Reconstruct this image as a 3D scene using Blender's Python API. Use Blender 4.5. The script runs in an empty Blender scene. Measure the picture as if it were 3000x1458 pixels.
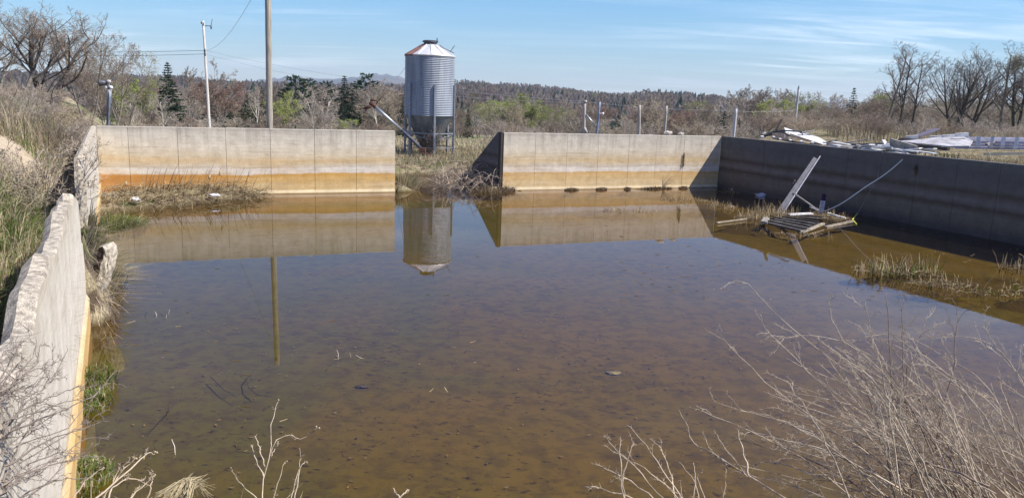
import bpy, math, random
import numpy as np
from mathutils import Vector, Matrix
S = bpy.context.scene
COL = S.collection
R_ = math.radians

# ------------------------------------------------------------------ camera
FPX, PITCH, ROLL, EYE = 2251.1, R_(11.184), R_(2.085), 3.8673
_cp, _sp, _c, _s = math.cos(PITCH), math.sin(PITCH), math.cos(ROLL), math.sin(ROLL)
FW = np.array([0, _cp, -_sp]); _u0 = np.array([0, _sp, _cp]); _r0 = np.array([1., 0, 0])
RT = _c*_r0+_s*_u0; UP = -_s*_r0+_c*_u0; ORG = np.array([0, 0, EYE])
cd = bpy.data.cameras.new('camera'); cam = bpy.data.objects.new('camera', cd); COL.objects.link(cam)
mw = Matrix.Identity(4)
for i in range(3):
    mw[i][0] = RT[i]; mw[i][1] = UP[i]; mw[i][2] = -FW[i]; mw[i][3] = ORG[i]
cam.matrix_world = mw
cd.sensor_fit = 'HORIZONTAL'; cd.sensor_width = 36; cd.lens = 36*FPX/3000
cd.clip_start = .05; cd.clip_end = 30000
S.camera = cam

# ------------------------------------------------------------------ sun, sky, exposure
SUN_EL, SUN_AZ = R_(50), math.atan2(.98, -.20)      # azimuth measured from +Y towards +X
S.view_settings.view_transform = 'Standard'; S.view_settings.look = 'None'
S.view_settings.exposure = 0.62; S.view_settings.gamma = 1
sl = bpy.data.lights.new('sun', 'SUN'); sl.energy = 4.9; sl.angle = R_(.53); sl.color = (1, .94, .84)
so = bpy.data.objects.new('sun', sl); COL.objects.link(so)
sd = Vector((math.sin(SUN_AZ)*math.cos(SUN_EL), math.cos(SUN_AZ)*math.cos(SUN_EL), math.sin(SUN_EL)))
so.rotation_euler = sd.to_track_quat('Z', 'Y').to_euler(); so.location = (20, -5, 40)
W = bpy.data.worlds.new('World'); S.world = W; W.use_nodes = True
wn, wl = W.node_tree.nodes, W.node_tree.links
wn.clear()
wo = wn.new('ShaderNodeOutputWorld'); bg = wn.new('ShaderNodeBackground'); bg.inputs[1].default_value = .112
sky = wn.new('ShaderNodeTexSky'); sky.sky_type = 'NISHITA'; sky.sun_disc = False
sky.sun_elevation = SUN_EL; sky.sun_rotation = SUN_AZ; sky.altitude = 300; sky.air_density = 1.0; sky.dust_density = .25; sky.ozone_density = 2.2
tc = wn.new('ShaderNodeTexCoord'); sx = wn.new('ShaderNodeSeparateXYZ'); wl.new(tc.outputs['Generated'], sx.inputs[0])
def wmath(op, a, b=None):
    n = wn.new('ShaderNodeMath'); n.operation = op
    for i, v in enumerate((a, b)):
        if v is None: continue
        if isinstance(v, (int, float)): n.inputs[i].default_value = v
        else: wl.new(v, n.inputs[i])
    return n.outputs[0]
zz = wmath('MAXIMUM', wmath('ADD', sx.outputs[2], .10), .03)
cx = wmath('DIVIDE', sx.outputs[0], zz); cy = wmath('DIVIDE', sx.outputs[1], zz)
cb = wn.new('ShaderNodeCombineXYZ'); wl.new(cx, cb.inputs[0]); wl.new(cy, cb.inputs[1])
def wnoise(rot, scale, loc, nscale, detail, dist, lo, hi):
    m = wn.new('ShaderNodeMapping'); m.inputs['Rotation'].default_value = (0, 0, R_(rot)); m.inputs['Scale'].default_value = scale
    m.inputs['Location'].default_value = loc
    wl.new(cb.outputs[0], m.inputs[0])
    n = wn.new('ShaderNodeTexNoise'); n.inputs['Scale'].default_value = nscale; n.inputs['Detail'].default_value = detail
    n.inputs['Distortion'].default_value = dist; n.inputs['Roughness'].default_value = .6
    wl.new(m.outputs[0], n.inputs[0])
    r = wn.new('ShaderNodeMapRange'); r.inputs[1].default_value = lo; r.inputs[2].default_value = hi; r.interpolation_type = 'SMOOTHSTEP'
    wl.new(n.outputs[0], r.inputs[0]); return r.outputs[0]
c1 = wnoise(52, (.5, 1.4, 1), (3.1, 1.7, 0), .9, 6, .6, .45, .78)
c2 = wnoise(58, (.35, 1.9, 1), (7.3, .4, 0), 1.6, 8, .4, .48, .78)
c3 = wnoise(0, (1, 1, 1), (2.2, 5.6, 0), .30, 2, 0, .47, .66)
cl = wmath('MULTIPLY', wmath('MAXIMUM', c1, c2), wmath('ADD', wmath('MULTIPLY', c3, .8), .2))
cl = wmath('MULTIPLY', cl, .50)
mx = wn.new('ShaderNodeMix'); mx.data_type = 'RGBA'
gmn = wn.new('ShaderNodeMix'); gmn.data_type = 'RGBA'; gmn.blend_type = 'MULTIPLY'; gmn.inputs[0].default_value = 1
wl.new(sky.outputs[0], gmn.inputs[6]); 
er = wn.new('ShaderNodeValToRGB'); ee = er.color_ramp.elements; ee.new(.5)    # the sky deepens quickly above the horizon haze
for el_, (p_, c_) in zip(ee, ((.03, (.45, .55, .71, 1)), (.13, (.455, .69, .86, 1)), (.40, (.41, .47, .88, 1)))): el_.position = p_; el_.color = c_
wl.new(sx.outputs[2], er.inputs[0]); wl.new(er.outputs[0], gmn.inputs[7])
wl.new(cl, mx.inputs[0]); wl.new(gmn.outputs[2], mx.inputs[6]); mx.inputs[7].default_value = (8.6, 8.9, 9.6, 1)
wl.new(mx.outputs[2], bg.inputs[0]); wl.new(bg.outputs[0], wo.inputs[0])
S.cycles.max_bounces = 8; S.cycles.transparent_max_bounces = 24; S.cycles.glossy_bounces = 3; S.cycles.diffuse_bounces = 3
S.cycles.volume_bounces = 1

# ------------------------------------------------------------------ pixel rays (photograph pixels 3000 x 1458 -> world)
def ray(px, py):
    return FW+RT*((px-1500)/FPX)-UP*((py-729)/FPX)
def gz(px, py, z=0.):
    d = ray(px, py); return ORG+d*((z-EYE)/d[2])
def gy(px, py, y):
    d = ray(px, py); return ORG+d*(y/d[1])
def gd(px, py, nx, ny, c):                # plane nx*x+ny*y=c
    d = ray(px, py); return ORG+d*(c/(nx*d[0]+ny*d[1]))
# the pond walls' inner faces
BN = (-.3966, .918); BC = .918*32.306      # back: outward normal, n.p = c on the face
RN = (.9183, .3958); RC = .9183*25.357
LN = (-.8877, -.4604); LC = 4.15*.8877-.4604*6.79
def onb(px, py, off=0.): return gd(px, py, BN[0], BN[1], BC+off)
def onr(px, py, off=0.): return gd(px, py, RN[0], RN[1], RC+off)
def onl(px, py, off=0.): return gd(px, py, LN[0], LN[1], LC+off)
def by(x): return 32.306+.4321*x
def rx(y): return 25.357-.43098*y
def lx(y): return -4.15-.5186*(y-6.79)
CORNER_R = (9.639, 36.471); CORNER_L = (-14.2, 26.17)
def ss(a, b, x):
    t = np.clip((np.asarray(x, float)-a)/(b-a), 0, 1); return t*t*(3-2*t)

# ------------------------------------------------------------------ object helpers
def tag(o, label=None, cat=None, group=None, kind=None):
    if label: o['label'] = label
    if cat: o['category'] = cat
    if group: o['group'] = group
    if kind: o['kind'] = kind
    return o
def empty(name, loc, label, cat, group=None):
    o = bpy.data.objects.new(name, None); COL.objects.link(o); o.location = loc; o.empty_display_size = .2
    return tag(o, label, cat, group)
class MB:
    def __init__(s): s.v = []; s.f = []; s.m = []; s.sm = []
    def add(s, vs, fs, mi=0, smooth=False):
        b = len(s.v); s.v.extend([tuple(map(float, p)) for p in vs])
        for f in fs: s.f.append(tuple(i+b for i in f)); s.m.append(mi); s.sm.append(smooth)
    def tube(s, pts, rad, n=5, mi=0, cap=True, smooth=True):
        k = len(pts); P = [Vector(p) for p in pts]
        if isinstance(rad, (int, float)): rad = [rad]*k
        vs = []; ref = None
        for i in range(k):
            t = (P[min(i+1, k-1)]-P[max(i-1, 0)])
            if t.length < 1e-9: t = Vector((0, 0, 1))
            t.normalize()
            if ref is None: ref = Vector((1, 0, 0)) if abs(t.x) < .8 else Vector((0, 1, 0))
            a = (ref-t*ref.dot(t)); a = a.normalized() if a.length > 1e-6 else t.orthogonal().normalized()
            ref = a; b = t.cross(a)
            for j in range(n):
                an = 2*math.pi*j/n; q = P[i]+(a*math.cos(an)+b*math.sin(an))*rad[i]; vs.append((q.x, q.y, q.z))
        fs = []
        for i in range(k-1):
            for j in range(n):
                fs.append((i*n+j, i*n+(j+1) % n, (i+1)*n+(j+1) % n, (i+1)*n+j))
        if cap and n > 3:
            fs.append(tuple(range(n))[::-1]); fs.append(tuple((k-1)*n+j for j in range(n)))
        s.add(vs, fs, mi, smooth)
    def hexa(s, c8, mi=0):                 # 4 bottom, 4 top
        s.add(c8, [(3, 2, 1, 0), (4, 5, 6, 7), (0, 1, 5, 4), (1, 2, 6, 5), (2, 3, 7, 6), (3, 0, 4, 7)], mi)
    def beam(s, p0, p1, w, h, roll=0., mi=0, taper=1., up=(0, 0, 1)):
        p0 = Vector(p0); p1 = Vector(p1); t = (p1-p0).normalized(); u = Vector(up)
        if abs(t.dot(u)) > .98: u = Vector((0, 1, 0))
        a = t.cross(u).normalized(); b = a.cross(t)
        if roll:
            q = Matrix.Rotation(roll, 3, t); a = q @ a; b = q @ b
        c = []
        for p, k in ((p0, 1), (p1, taper)):
            for sa, sb in ((-1, -1), (1, -1), (1, 1), (-1, 1)): c.append(p+a*(sa*w/2*k)+b*(sb*h/2*k))
        s.add([tuple(x) for x in c], [(3, 2, 1, 0), (4, 5, 6, 7), (0, 1, 5, 4), (1, 2, 6, 5), (2, 3, 7, 6), (3, 0, 4, 7)], mi)
    def box(s, c, d, mi=0):
        x, y, z = c; a, b, h = d[0]/2, d[1]/2, d[2]/2
        s.hexa([(x-a, y-b, z-h), (x+a, y-b, z-h), (x+a, y+b, z-h), (x-a, y+b, z-h), (x-a, y-b, z+h), (x+a, y-b, z+h), (x+a, y+b, z+h), (x-a, y+b, z+h)], mi)
    def slab(s, poly, off, mi=0):          # planar polygon given thickness along vector off
        n = len(poly); P = [Vector(p) for p in poly]; o = Vector(off)
        s.add([tuple(p) for p in P]+[tuple(p+o) for p in P], [tuple(range(n))[::-1], tuple(range(n, 2*n))]+[(i, (i+1) % n, n+(i+1) % n, n+i) for i in range(n)], mi)
    def lathe(s, prof, n=32, mi=0, c=(0, 0), smooth=True):
        vs = []; fs = []
        for (r, z) in prof:
            for j in range(n):
                a = 2*math.pi*j/n; vs.append((c[0]+r*math.cos(a), c[1]+r*math.sin(a), z))
        for i in range(len(prof)-1):
            for j in range(n): fs.append((i*n+j, i*n+(j+1) % n, (i+1)*n+(j+1) % n, (i+1)*n+j))
        s.add(vs, fs, mi, smooth)
    def build(s, name, mats, parent=None, loc=None):
        me = bpy.data.meshes.new(name)
        V = np.array(s.v, float)
        if loc is not None and len(V): V = V-np.array(loc, float)
        me.from_pydata(V.tolist(), [], s.f)
        mats = mats if isinstance(mats, (list, tuple)) else [mats]
        for m in mats: me.materials.append(m)
        if len(s.f):
            me.polygons.foreach_set('material_index', s.m); me.polygons.foreach_set('use_smooth', s.sm)
        me.update()
        o = bpy.data.objects.new(name, me); COL.objects.link(o)
        if parent is not None: o.parent = parent
        if loc is not None: o.location = loc
        return o

# ------------------------------------------------------------------ materials
class NT:
    def __init__(s, name):
        s.m = bpy.data.materials.new(name); s.m.use_nodes = True; s.n = s.m.node_tree.nodes; s.l = s.m.node_tree.links; s.n.clear()
        s.out = s.n.new('ShaderNodeOutputMaterial')
    def put(s, inp, v):
        if hasattr(v, 'is_output'): s.l.new(v, inp)
        elif isinstance(v, (tuple, list)) and len(v) == 3 and inp.type == 'RGBA': inp.default_value = (*v, 1)
        else: inp.default_value = v
    def math(s, op, a, b=0., c=None, clamp=False):
        n = s.n.new('ShaderNodeMath'); n.operation = op; n.use_clamp = clamp
        s.put(n.inputs[0], a); s.put(n.inputs[1], b)
        if c is not None: s.put(n.inputs[2], c)
        return n.outputs[0]
    def mix(s, f, a, b, mode='MIX'):
        n = s.n.new('ShaderNodeMix'); n.data_type = 'RGBA'; n.blend_type = mode
        s.put(n.inputs[0], f); s.put(n.inputs[6], a); s.put(n.inputs[7], b); return n.outputs[2]
    def coord(s, kind='world'):
        if kind == 'world': return s.n.new('ShaderNodeNewGeometry').outputs['Position']
        return s.n.new('ShaderNodeTexCoord').outputs['Object']
    def mapping(s, co, scale=(1, 1, 1), rot=(0, 0, 0), loc=(0, 0, 0)):
        n = s.n.new('ShaderNodeMapping'); s.l.new(co, n.inputs[0]); n.inputs['Scale'].default_value = scale
        n.inputs['Rotation'].default_value = rot; n.inputs['Location'].default_value = loc; return n.outputs[0]
    def noise(s, co, scale, detail=4, rough=.55, dist=0.):
        n = s.n.new('ShaderNodeTexNoise'); s.l.new(co, n.inputs[0]); n.inputs['Scale'].default_value = scale
        n.inputs['Detail'].default_value = detail; n.inputs['Roughness'].default_value = rough; n.inputs['Distortion'].default_value = dist
        return n.outputs[0]
    def rng(s, v, a, b, c=0., d=1., smooth=True):
        n = s.n.new('ShaderNodeMapRange'); s.put(n.inputs[0], v)
        if smooth: n.interpolation_type = 'SMOOTHSTEP'
        for i, x in enumerate((a, b, c, d)): s.put(n.inputs[i+1], x)
        return n.outputs[0]
    def ramp(s, v, stops):
        n = s.n.new('ShaderNodeValToRGB'); s.put(n.inputs[0], v); e = n.color_ramp.elements
        while len(e) < len(stops): e.new(.5)
        for el, (p, c) in zip(e, stops): el.position = p; el.color = (*c, 1)
        return n.outputs[0]
    def sep(s, co):
        n = s.n.new('ShaderNodeSeparateXYZ'); s.l.new(co, n.inputs[0]); return n.outputs
    def bump(s, h, strength=.3, dist=.02):
        n = s.n.new('ShaderNodeBump'); s.l.new(h, n.inputs['Height']); n.inputs['Strength'].default_value = strength; n.inputs['Distance'].default_value = dist
        return n.outputs[0]
    def bsdf(s, col, rough=.8, metal=0., normal=None, spec=.3):
        b = s.n.new('ShaderNodeBsdfPrincipled'); s.put(b.inputs['Base Color'], col); s.put(b.inputs['Roughness'], rough); s.put(b.inputs['Metallic'], metal)
        b.inputs['Specular IOR Level'].default_value = spec
        if normal is not None: s.l.new(normal, b.inputs['Normal'])
        s.l.new(b.outputs[0], s.out.inputs[0]); return b
def vary(c, k): return tuple(min(1, max(0, x*k)) for x in c)
def simple(name, c, rough=.8, var=.35, scale=6., metal=0., bump=.15, rnd=0., stretch=(1, 1, 1), c2=None, spec=.3):
    """a colour broken up by two noises, a little bump, and if asked a change from object to object"""
    t = NT(name); co = t.mapping(t.coord('obj'), stretch)
    n1 = t.noise(co, scale, 5); n2 = t.noise(co, scale*7, 3)
    f = t.math('ADD', t.math('MULTIPLY', n1, .65), t.math('MULTIPLY', n2, .35))
    f = t.rng(f, .35, .65)
    col = t.mix(f, vary(c, 1-var), c2 or vary(c, 1+var))
    if rnd:
        oi = t.n.new('ShaderNodeObjectInfo')
        k = t.math('ADD', t.math('MULTIPLY', oi.outputs['Random'], rnd*2), 1-rnd)
        v = t.n.new('ShaderNodeCombineXYZ')
        for i in range(3): t.put(v.inputs[i], k)
        col = t.mix(1., col, v.outputs[0], 'MULTIPLY')
    t.bsdf(col, rough, metal, t.bump(n2, bump, .02) if bump else None, spec)
    return t.m
def concrete(name, stops, dark=.0, streak=.50, band=.30, hs=1., la=.52, rust=0., fade=0, wob=(.22, .22, 3.)):
    t = NT(name); P = t.coord(); z = t.sep(P)[2]
    nb = t.noise(t.mapping(P, (wob[0], wob[1], wob[2])), 1., 6, .62)
    nl = t.noise(t.mapping(P, (.10, .10, .05)), 2.2, 3)
    z2 = t.math('ADD', z, t.math('MULTIPLY', t.math('SUBTRACT', nb, .5), band))
    z2 = t.math('ADD', z2, t.math('MULTIPLY', t.math('SUBTRACT', nl, .5), la))
    nr = t.noise(t.mapping(P, (3.2, 3.2, .9)), 1., 5, .6); z2 = t.math('ADD', z2, t.math('MULTIPLY', t.math('SUBTRACT', nr, .5), .10))
    # only the upper bands wander; the waterline stays level
    z2 = t.mix(t.rng(z, .12, .5), z, z2)
    zf = t.math('DIVIDE', z2, 2.5)
    col = t.ramp(zf, stops)
    nv = t.noise(t.mapping(P, (4., 4., .12)), 1., 6, .65)             # run marks from the top
    m = t.math('MULTIPLY', t.rng(nv, .45, .75), t.rng(z, 1.1, 2.4))
    col = t.mix(t.math('MULTIPLY', m, streak), col, (.13, .13, .125))
    nh = t.noise(t.mapping(P, (1.0, 1.0, 15)), 1., 5, .6)
    col = t.mix(t.math('MULTIPLY', t.rng(nh, .50, .74), .36*hs), col, (.30, .185, .08))
    if rust:                                        # rust blooms and drips over the lower two thirds
        nb2 = t.noise(t.mapping(P, (.32, .32, 1.5), loc=(9, 3, 5)), 1., 6, .6); m = t.math('MULTIPLY', t.rng(nb2, .42, .68), t.math('MULTIPLY', t.rng(z, 1.9, 1.2), t.rng(z, .1, .25)))
        col = t.mix(t.math('MULTIPLY', m, rust), col, (.56, .33, .10))
        nd = t.noise(t.mapping(P, (5.5, 5.5, .22), loc=(2, 8, 1)), 1., 5, .65); m = t.math('MULTIPLY', t.rng(nd, .5, .74), t.math('MULTIPLY', t.rng(z, 1.6, .9), t.rng(z, .12, .3)))
        col = t.mix(t.math('MULTIPLY', m, rust*.9), col, (.45, .24, .07))
    if fade:                                        # the wall right of the gap is paler, the far left reddest
        xw = t.sep(P)[0]; lowz = t.math('MULTIPLY', t.rng(z, .05, .2), t.rng(z, .8, .7))
        col = t.mix(t.math('MULTIPLY', t.rng(xw, -3., 1.5), t.math('MULTIPLY', lowz, .25)), col, (.74, .62, .42))
        nq = t.noise(t.mapping(P, (.5, .5, .9), loc=(1, 1, 4)), 1., 4)
        col = t.mix(t.math('MULTIPLY', t.rng(t.math('ADD', xw, t.math('MULTIPLY', nq, 3.)), -8., -11.), t.math('MULTIPLY', lowz, .7)), col, (.50, .21, .05))
    nw = t.noise(t.mapping(P, (.35, .35, 9), loc=(4, 2, 7)), 1., 5)
    col = t.mix(t.math('MULTIPLY', t.rng(nw, .52, .75), .3*hs), col, (.68, .62, .54))
    nf = t.noise(P, 26, 5); np_ = t.noise(P, 3.1, 6, .6)
    col = t.mix(1., col, t.ramp(np_, [(.25, (.74, .72, .69)), (.7, (1.0, 1.0, 1.0))]), 'MULTIPLY')
    col = t.mix(1., col, t.ramp(nf, [(.3, (.86, .86, .86)), (.7, (1.06, 1.06, 1.06))]), 'MULTIPLY')
    if dark: col = t.mix(dark, col, (.05, .055, .065))
    h = t.math('ADD', nf, t.math('MULTIPLY', np_, .6))
    t.bsdf(col, .9, 0, t.bump(h, .35, .012), .2)
    return t.m
BACK = [(0, (.28, .17, .06)), (.018, (.78, .66, .42)), (.045, (.80, .68, .46)), (.070, (.64, .47, .24)), (.13, (.68, .51, .27)), (.19, (.62, .42, .18)),
        (.235, (.65, .42, .16)), (.27, (.61, .36, .105)), (.292, (.60, .345, .095)), (.312, (.74, .67, .57)), (.385, (.74, .69, .61)), (.40, (.60, .53, .43)), (.44, (.65, .55, .40)), (.50, (.66, .50, .29)), (.57, (.67, .57, .41)), (.70, (.70, .63, .51)), (.88, (.63, .58, .49)), (1, (.40, .375, .33))]
LEFT = [(0, (.3, .17, .05)), (.03, (.66, .48, .24)), (.08, (.66, .43, .16)), (.14, (.62, .41, .16)), (.20, (.68, .55, .35)), (.24, (.67, .62, .53)), (.5, (.69, .645, .565)), (.8, (.67, .625, .535)), (1, (.56, .5, .4))]
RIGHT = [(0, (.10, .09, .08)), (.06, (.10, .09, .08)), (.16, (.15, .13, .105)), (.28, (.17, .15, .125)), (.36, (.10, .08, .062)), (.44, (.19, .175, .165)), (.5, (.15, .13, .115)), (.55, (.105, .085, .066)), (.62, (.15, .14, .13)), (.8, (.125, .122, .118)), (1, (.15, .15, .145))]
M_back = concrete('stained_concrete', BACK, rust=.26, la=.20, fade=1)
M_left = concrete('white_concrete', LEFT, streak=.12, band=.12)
M_right = concrete('shade_darkened_concrete', RIGHT, streak=.3, band=.16, hs=.12, la=.06)  # for walls facing away from the sun: shade is put into this darker colour
M_rub = simple('broken_concrete', (.46, .41, .33), .95, .5, 14, bump=.9)
M_joint = simple('joint', (.06, .05, .045), .95, .3, 9)
WOOD_ST = (1, 1, 1)
M_white = simple('weathered_white_paint', (.62, .62, .62), .75, .28, 5, c2=(.8, .8, .78), bump=.2)
M_gwood = simple('grey_wood', (.24, .225, .2), .9, .4, 6, bump=.3)
M_pwood = simple('pale_wood', (.36, .31, .235), .85, .25, 6, bump=.2)
M_dwood = simple('dark_wood', (.06, .05, .045), .9, .4, 6, bump=.3)
M_pole = simple('utility_pole_wood', (.33, .30, .255), .9, .4, 5, stretch=(6, 6, .3), bump=.3)
M_wpole = simple('bleached_pole_wood', (.62, .58, .54), .9, .25, 5, stretch=(6, 6, .3), bump=.2)
M_tarp = simple('black_tar_paper', (.018, .018, .02), .8, .5, 5, bump=.3)
M_ply = simple('plywood', (.42, .33, .2), .85, .3, 4)
M_steel = simple('galvanised_steel', (.42, .45, .48), .45, .15, 8, metal=.75, bump=.04)
M_leg = simple('leg_steel', (.30, .32, .36), .5, .2, 8, metal=.5, bump=.04)
M_dsteel = simple('dark_steel', (.10, .105, .12), .55, .3, 8, metal=.5)
M_rust = simple('rust', (.20, .07, .035), .9, .5, 7)
M_wire = simple('wire_black', (.05, .05, .055), .7, .1, 8, bump=0)
M_wireg = simple('wire_grey', (.38, .40, .44), .6, .1, 8, bump=0)
M_rope = simple('white_rope', (.74, .74, .70), .8, .1, 30, bump=.2)
M_strap = simple('yellow_strap', (.62, .66, .06), .6, .1, 30, bump=0)
M_porc = simple('porcelain', (.75, .76, .78), .3, .1, 5, bump=0)
M_plast = simple('white_plastic', (.58, .58, .6), .5, .12, 7, bump=.3)
HAZE = 1.35e-4
# ------------------------------------------------------------------ ground and pond
def zoned(name):
    """ground cover: soil, straw, green and bare sand laid out by world noise and by which side of the pond it is"""
    t = NT(name); P = t.coord(); xs = t.sep(P)
    n1 = t.noise(P, .35, 5); n2 = t.noise(P, 2.3, 6, .65); n3 = t.noise(P, 17, 4); n4 = t.noise(t.mapping(P, loc=(31, 7, 3)), .8, 4)
    soil = t.mix(t.rng(n2, .35, .65), (.075, .055, .038), (.17, .13, .085))
    straw = t.mix(t.rng(n3, .35, .65), (.20, .165, .10), (.36, .31, .20))
    col = t.mix(t.rng(n2, .40, .58), soil, straw)
    col = t.mix(t.math('MULTIPLY', t.rng(n4, .5, .62), .7), col, (.075, .10, .03))
    # bare sand left of the pond, by the scrub
    dx = t.math('ADD', xs[0], 15.5); dy = t.math('SUBTRACT', xs[1], 19.5)
    d = t.math('SQRT', t.math('ADD', t.math('MULTIPLY', dx, t.math('MULTIPLY', dx, .10)), t.math('MULTIPLY', dy, t.math('MULTIPLY', dy, .12))))
    sand = t.mix(t.rng(n3, .3, .7), (.34, .27, .19), (.52, .44, .33))
    d = t.math('ADD', d, t.math('MULTIPLY', t.math('SUBTRACT', n2, .5), 1.6))
    col = t.mix(t.rng(d, 1.35, .85), col, sand)
    # wet mud below the water line
    col = t.mix(t.rng(xs[2], .16, .0), col, (.085, .062, .03))
    # meadow further off
    far = t.rng(xs[1], 44, 60)
    mead = t.mix(t.rng(t.noise(t.mapping(P, (.05, .35, 1)), 1., 5), .4, .6), (.33, .29, .20), (.14, .17, .065))
    col = t.mix(far, col, mead)
    t.bsdf(col, .95, 0, t.bump(t.math('ADD', n3, n2), .6, .06), .1); return t.m
M_ground = zoned('ground_cover')
t = NT('pond_silt'); P = t.coord()
n1 = t.noise(P, .22, 4, .6, .6); n2 = t.noise(P, 3.4, 6, .7); n3 = t.noise(t.mapping(P, (7, 13, 1), (0, 0, .3)), 1., 5, .7); n4 = t.noise(P, .5, 3); n5 = t.noise(t.mapping(P, (3, 5, 1), (0, 0, -.2), (5, 5, 0)), 1., 4, .6)
xq = t.sep(P)[0]; n1 = t.math('ADD', n1, t.rng(xq, -6., 4., -.16, .17))
col = t.mix(t.rng(n1, .36, .64), (.098, .092, .026), (.136, .098, .026))
col = t.mix(t.math('MULTIPLY', t.rng(n4, .5, .66), .6), col, (.118, .092, .014))
col = t.mix(t.math('MULTIPLY', t.rng(n2, .42, .64), .6), col, (.066, .052, .024))
col = t.mix(t.math('MULTIPLY', t.math('MULTIPLY', t.rng(n5, .52, .66), .55), t.rng(t.noise(t.mapping(P, loc=(3, 3, 3)), .3, 4, .6), .42, .62)), col, (.05, .036, .022))
col = t.mix(t.math('MULTIPLY', t.math('MULTIPLY', t.rng(n3, .57, .65), .9), t.rng(t.noise(P, .45, 4, .6), .38, .56, .3, 1.)), col, (.028, .019, .012))
t.bsdf(col, .95, 0, t.bump(n2, .4, .05), .1); M_silt = t.m
# water: a clear brown film, mirror-like where seen at a low angle
t = NT('pond_water'); P = t.coord()
r1 = t.noise(t.mapping(P, (1.2, 3.6, 1), (0, 0, .12)), 1., 3, .5); r2 = t.noise(t.mapping(P, (4, 13, 1), (0, 0, .05)), 1., 3, .5)
calm = t.rng(t.noise(P, .18, 2), .35, .65, .25, 1.)
h = t.math('MULTIPLY', t.math('ADD', t.math('MULTIPLY', r1, .7), t.math('MULTIPLY', r2, .3)), calm)
nrm = t.bump(h, .022, .03)
fr = t.n.new('ShaderNodeFresnel'); fr.inputs[0].default_value = 1.333; t.l.new(nrm, fr.inputs['Normal'])
tr = t.n.new('ShaderNodeBsdfTransparent'); tr.inputs[0].default_value = (.86, .80, .54, 1)
gl = t.n.new('ShaderNodeBsdfGlossy'); gl.inputs['Roughness'].default_value = .0; gl.inputs[0].default_value = (.94, .91, 1, 1); t.l.new(nrm, gl.inputs['Normal'])
ms = t.n.new('ShaderNodeMixShader'); t.l.new(fr.outputs[0], ms.inputs[0]); t.l.new(tr.outputs[0], ms.inputs[1]); t.l.new(gl.outputs[0], ms.inputs[2])
t.l.new(ms.outputs[0], t.out.inputs[0]); M_water = t.m

MOUNDS = [(10.3, 18.3, 1.9, .75, .60), (12.2, 16.6, 1.2, .6, .58), (8.6, 25.6, 1.5, .7, .55), (9.9, 26.6, 1.2, 1.0, .6), (6.9, 33.9, 1.1, .6, .57), (7.4, 29.0, .9, .6, .55),
          (5.6, 34.45, .9, .3, .68), (.2, 32.25, .45, .25, .7), (2.5, 33.25, .35, .2, .66), (3.45, 33.65, .25, .2, .66), (4.4, 34.1, .2, .2, .66), (7.2, 35.2, .25, .2, .66), (3.6, 27.8, 1.2, .5, .54)]
def dists(x, y):
    return (LN[0]*x+LN[1]*y-LC, BN[0]*x+BN[1]*y-BC, RN[0]*x+RN[1]*y-RC)
def vnoise(x, y, s, seed=0):
    r = np.random.RandomState(seed); out = 0
    for k in range(5):
        a = r.rand()*6.283; b = r.rand()*6.283; f = s*(1+.9*k)
        out = out+np.sin(f*(x*np.cos(a)+y*np.sin(a))+b)/(1+.8*k)
    return out*.45
def seg_dist(x, y, a, b):
    ax, ay = a; bx, by_ = b; L = (bx-ax)**2+(by_-ay)**2
    k = np.clip(((x-ax)*(bx-ax)+(y-ay)*(by_-ay))/L, 0, 1)
    return np.hypot(x-ax-k*(bx-ax), y-ay-k*(by_-ay))
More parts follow.
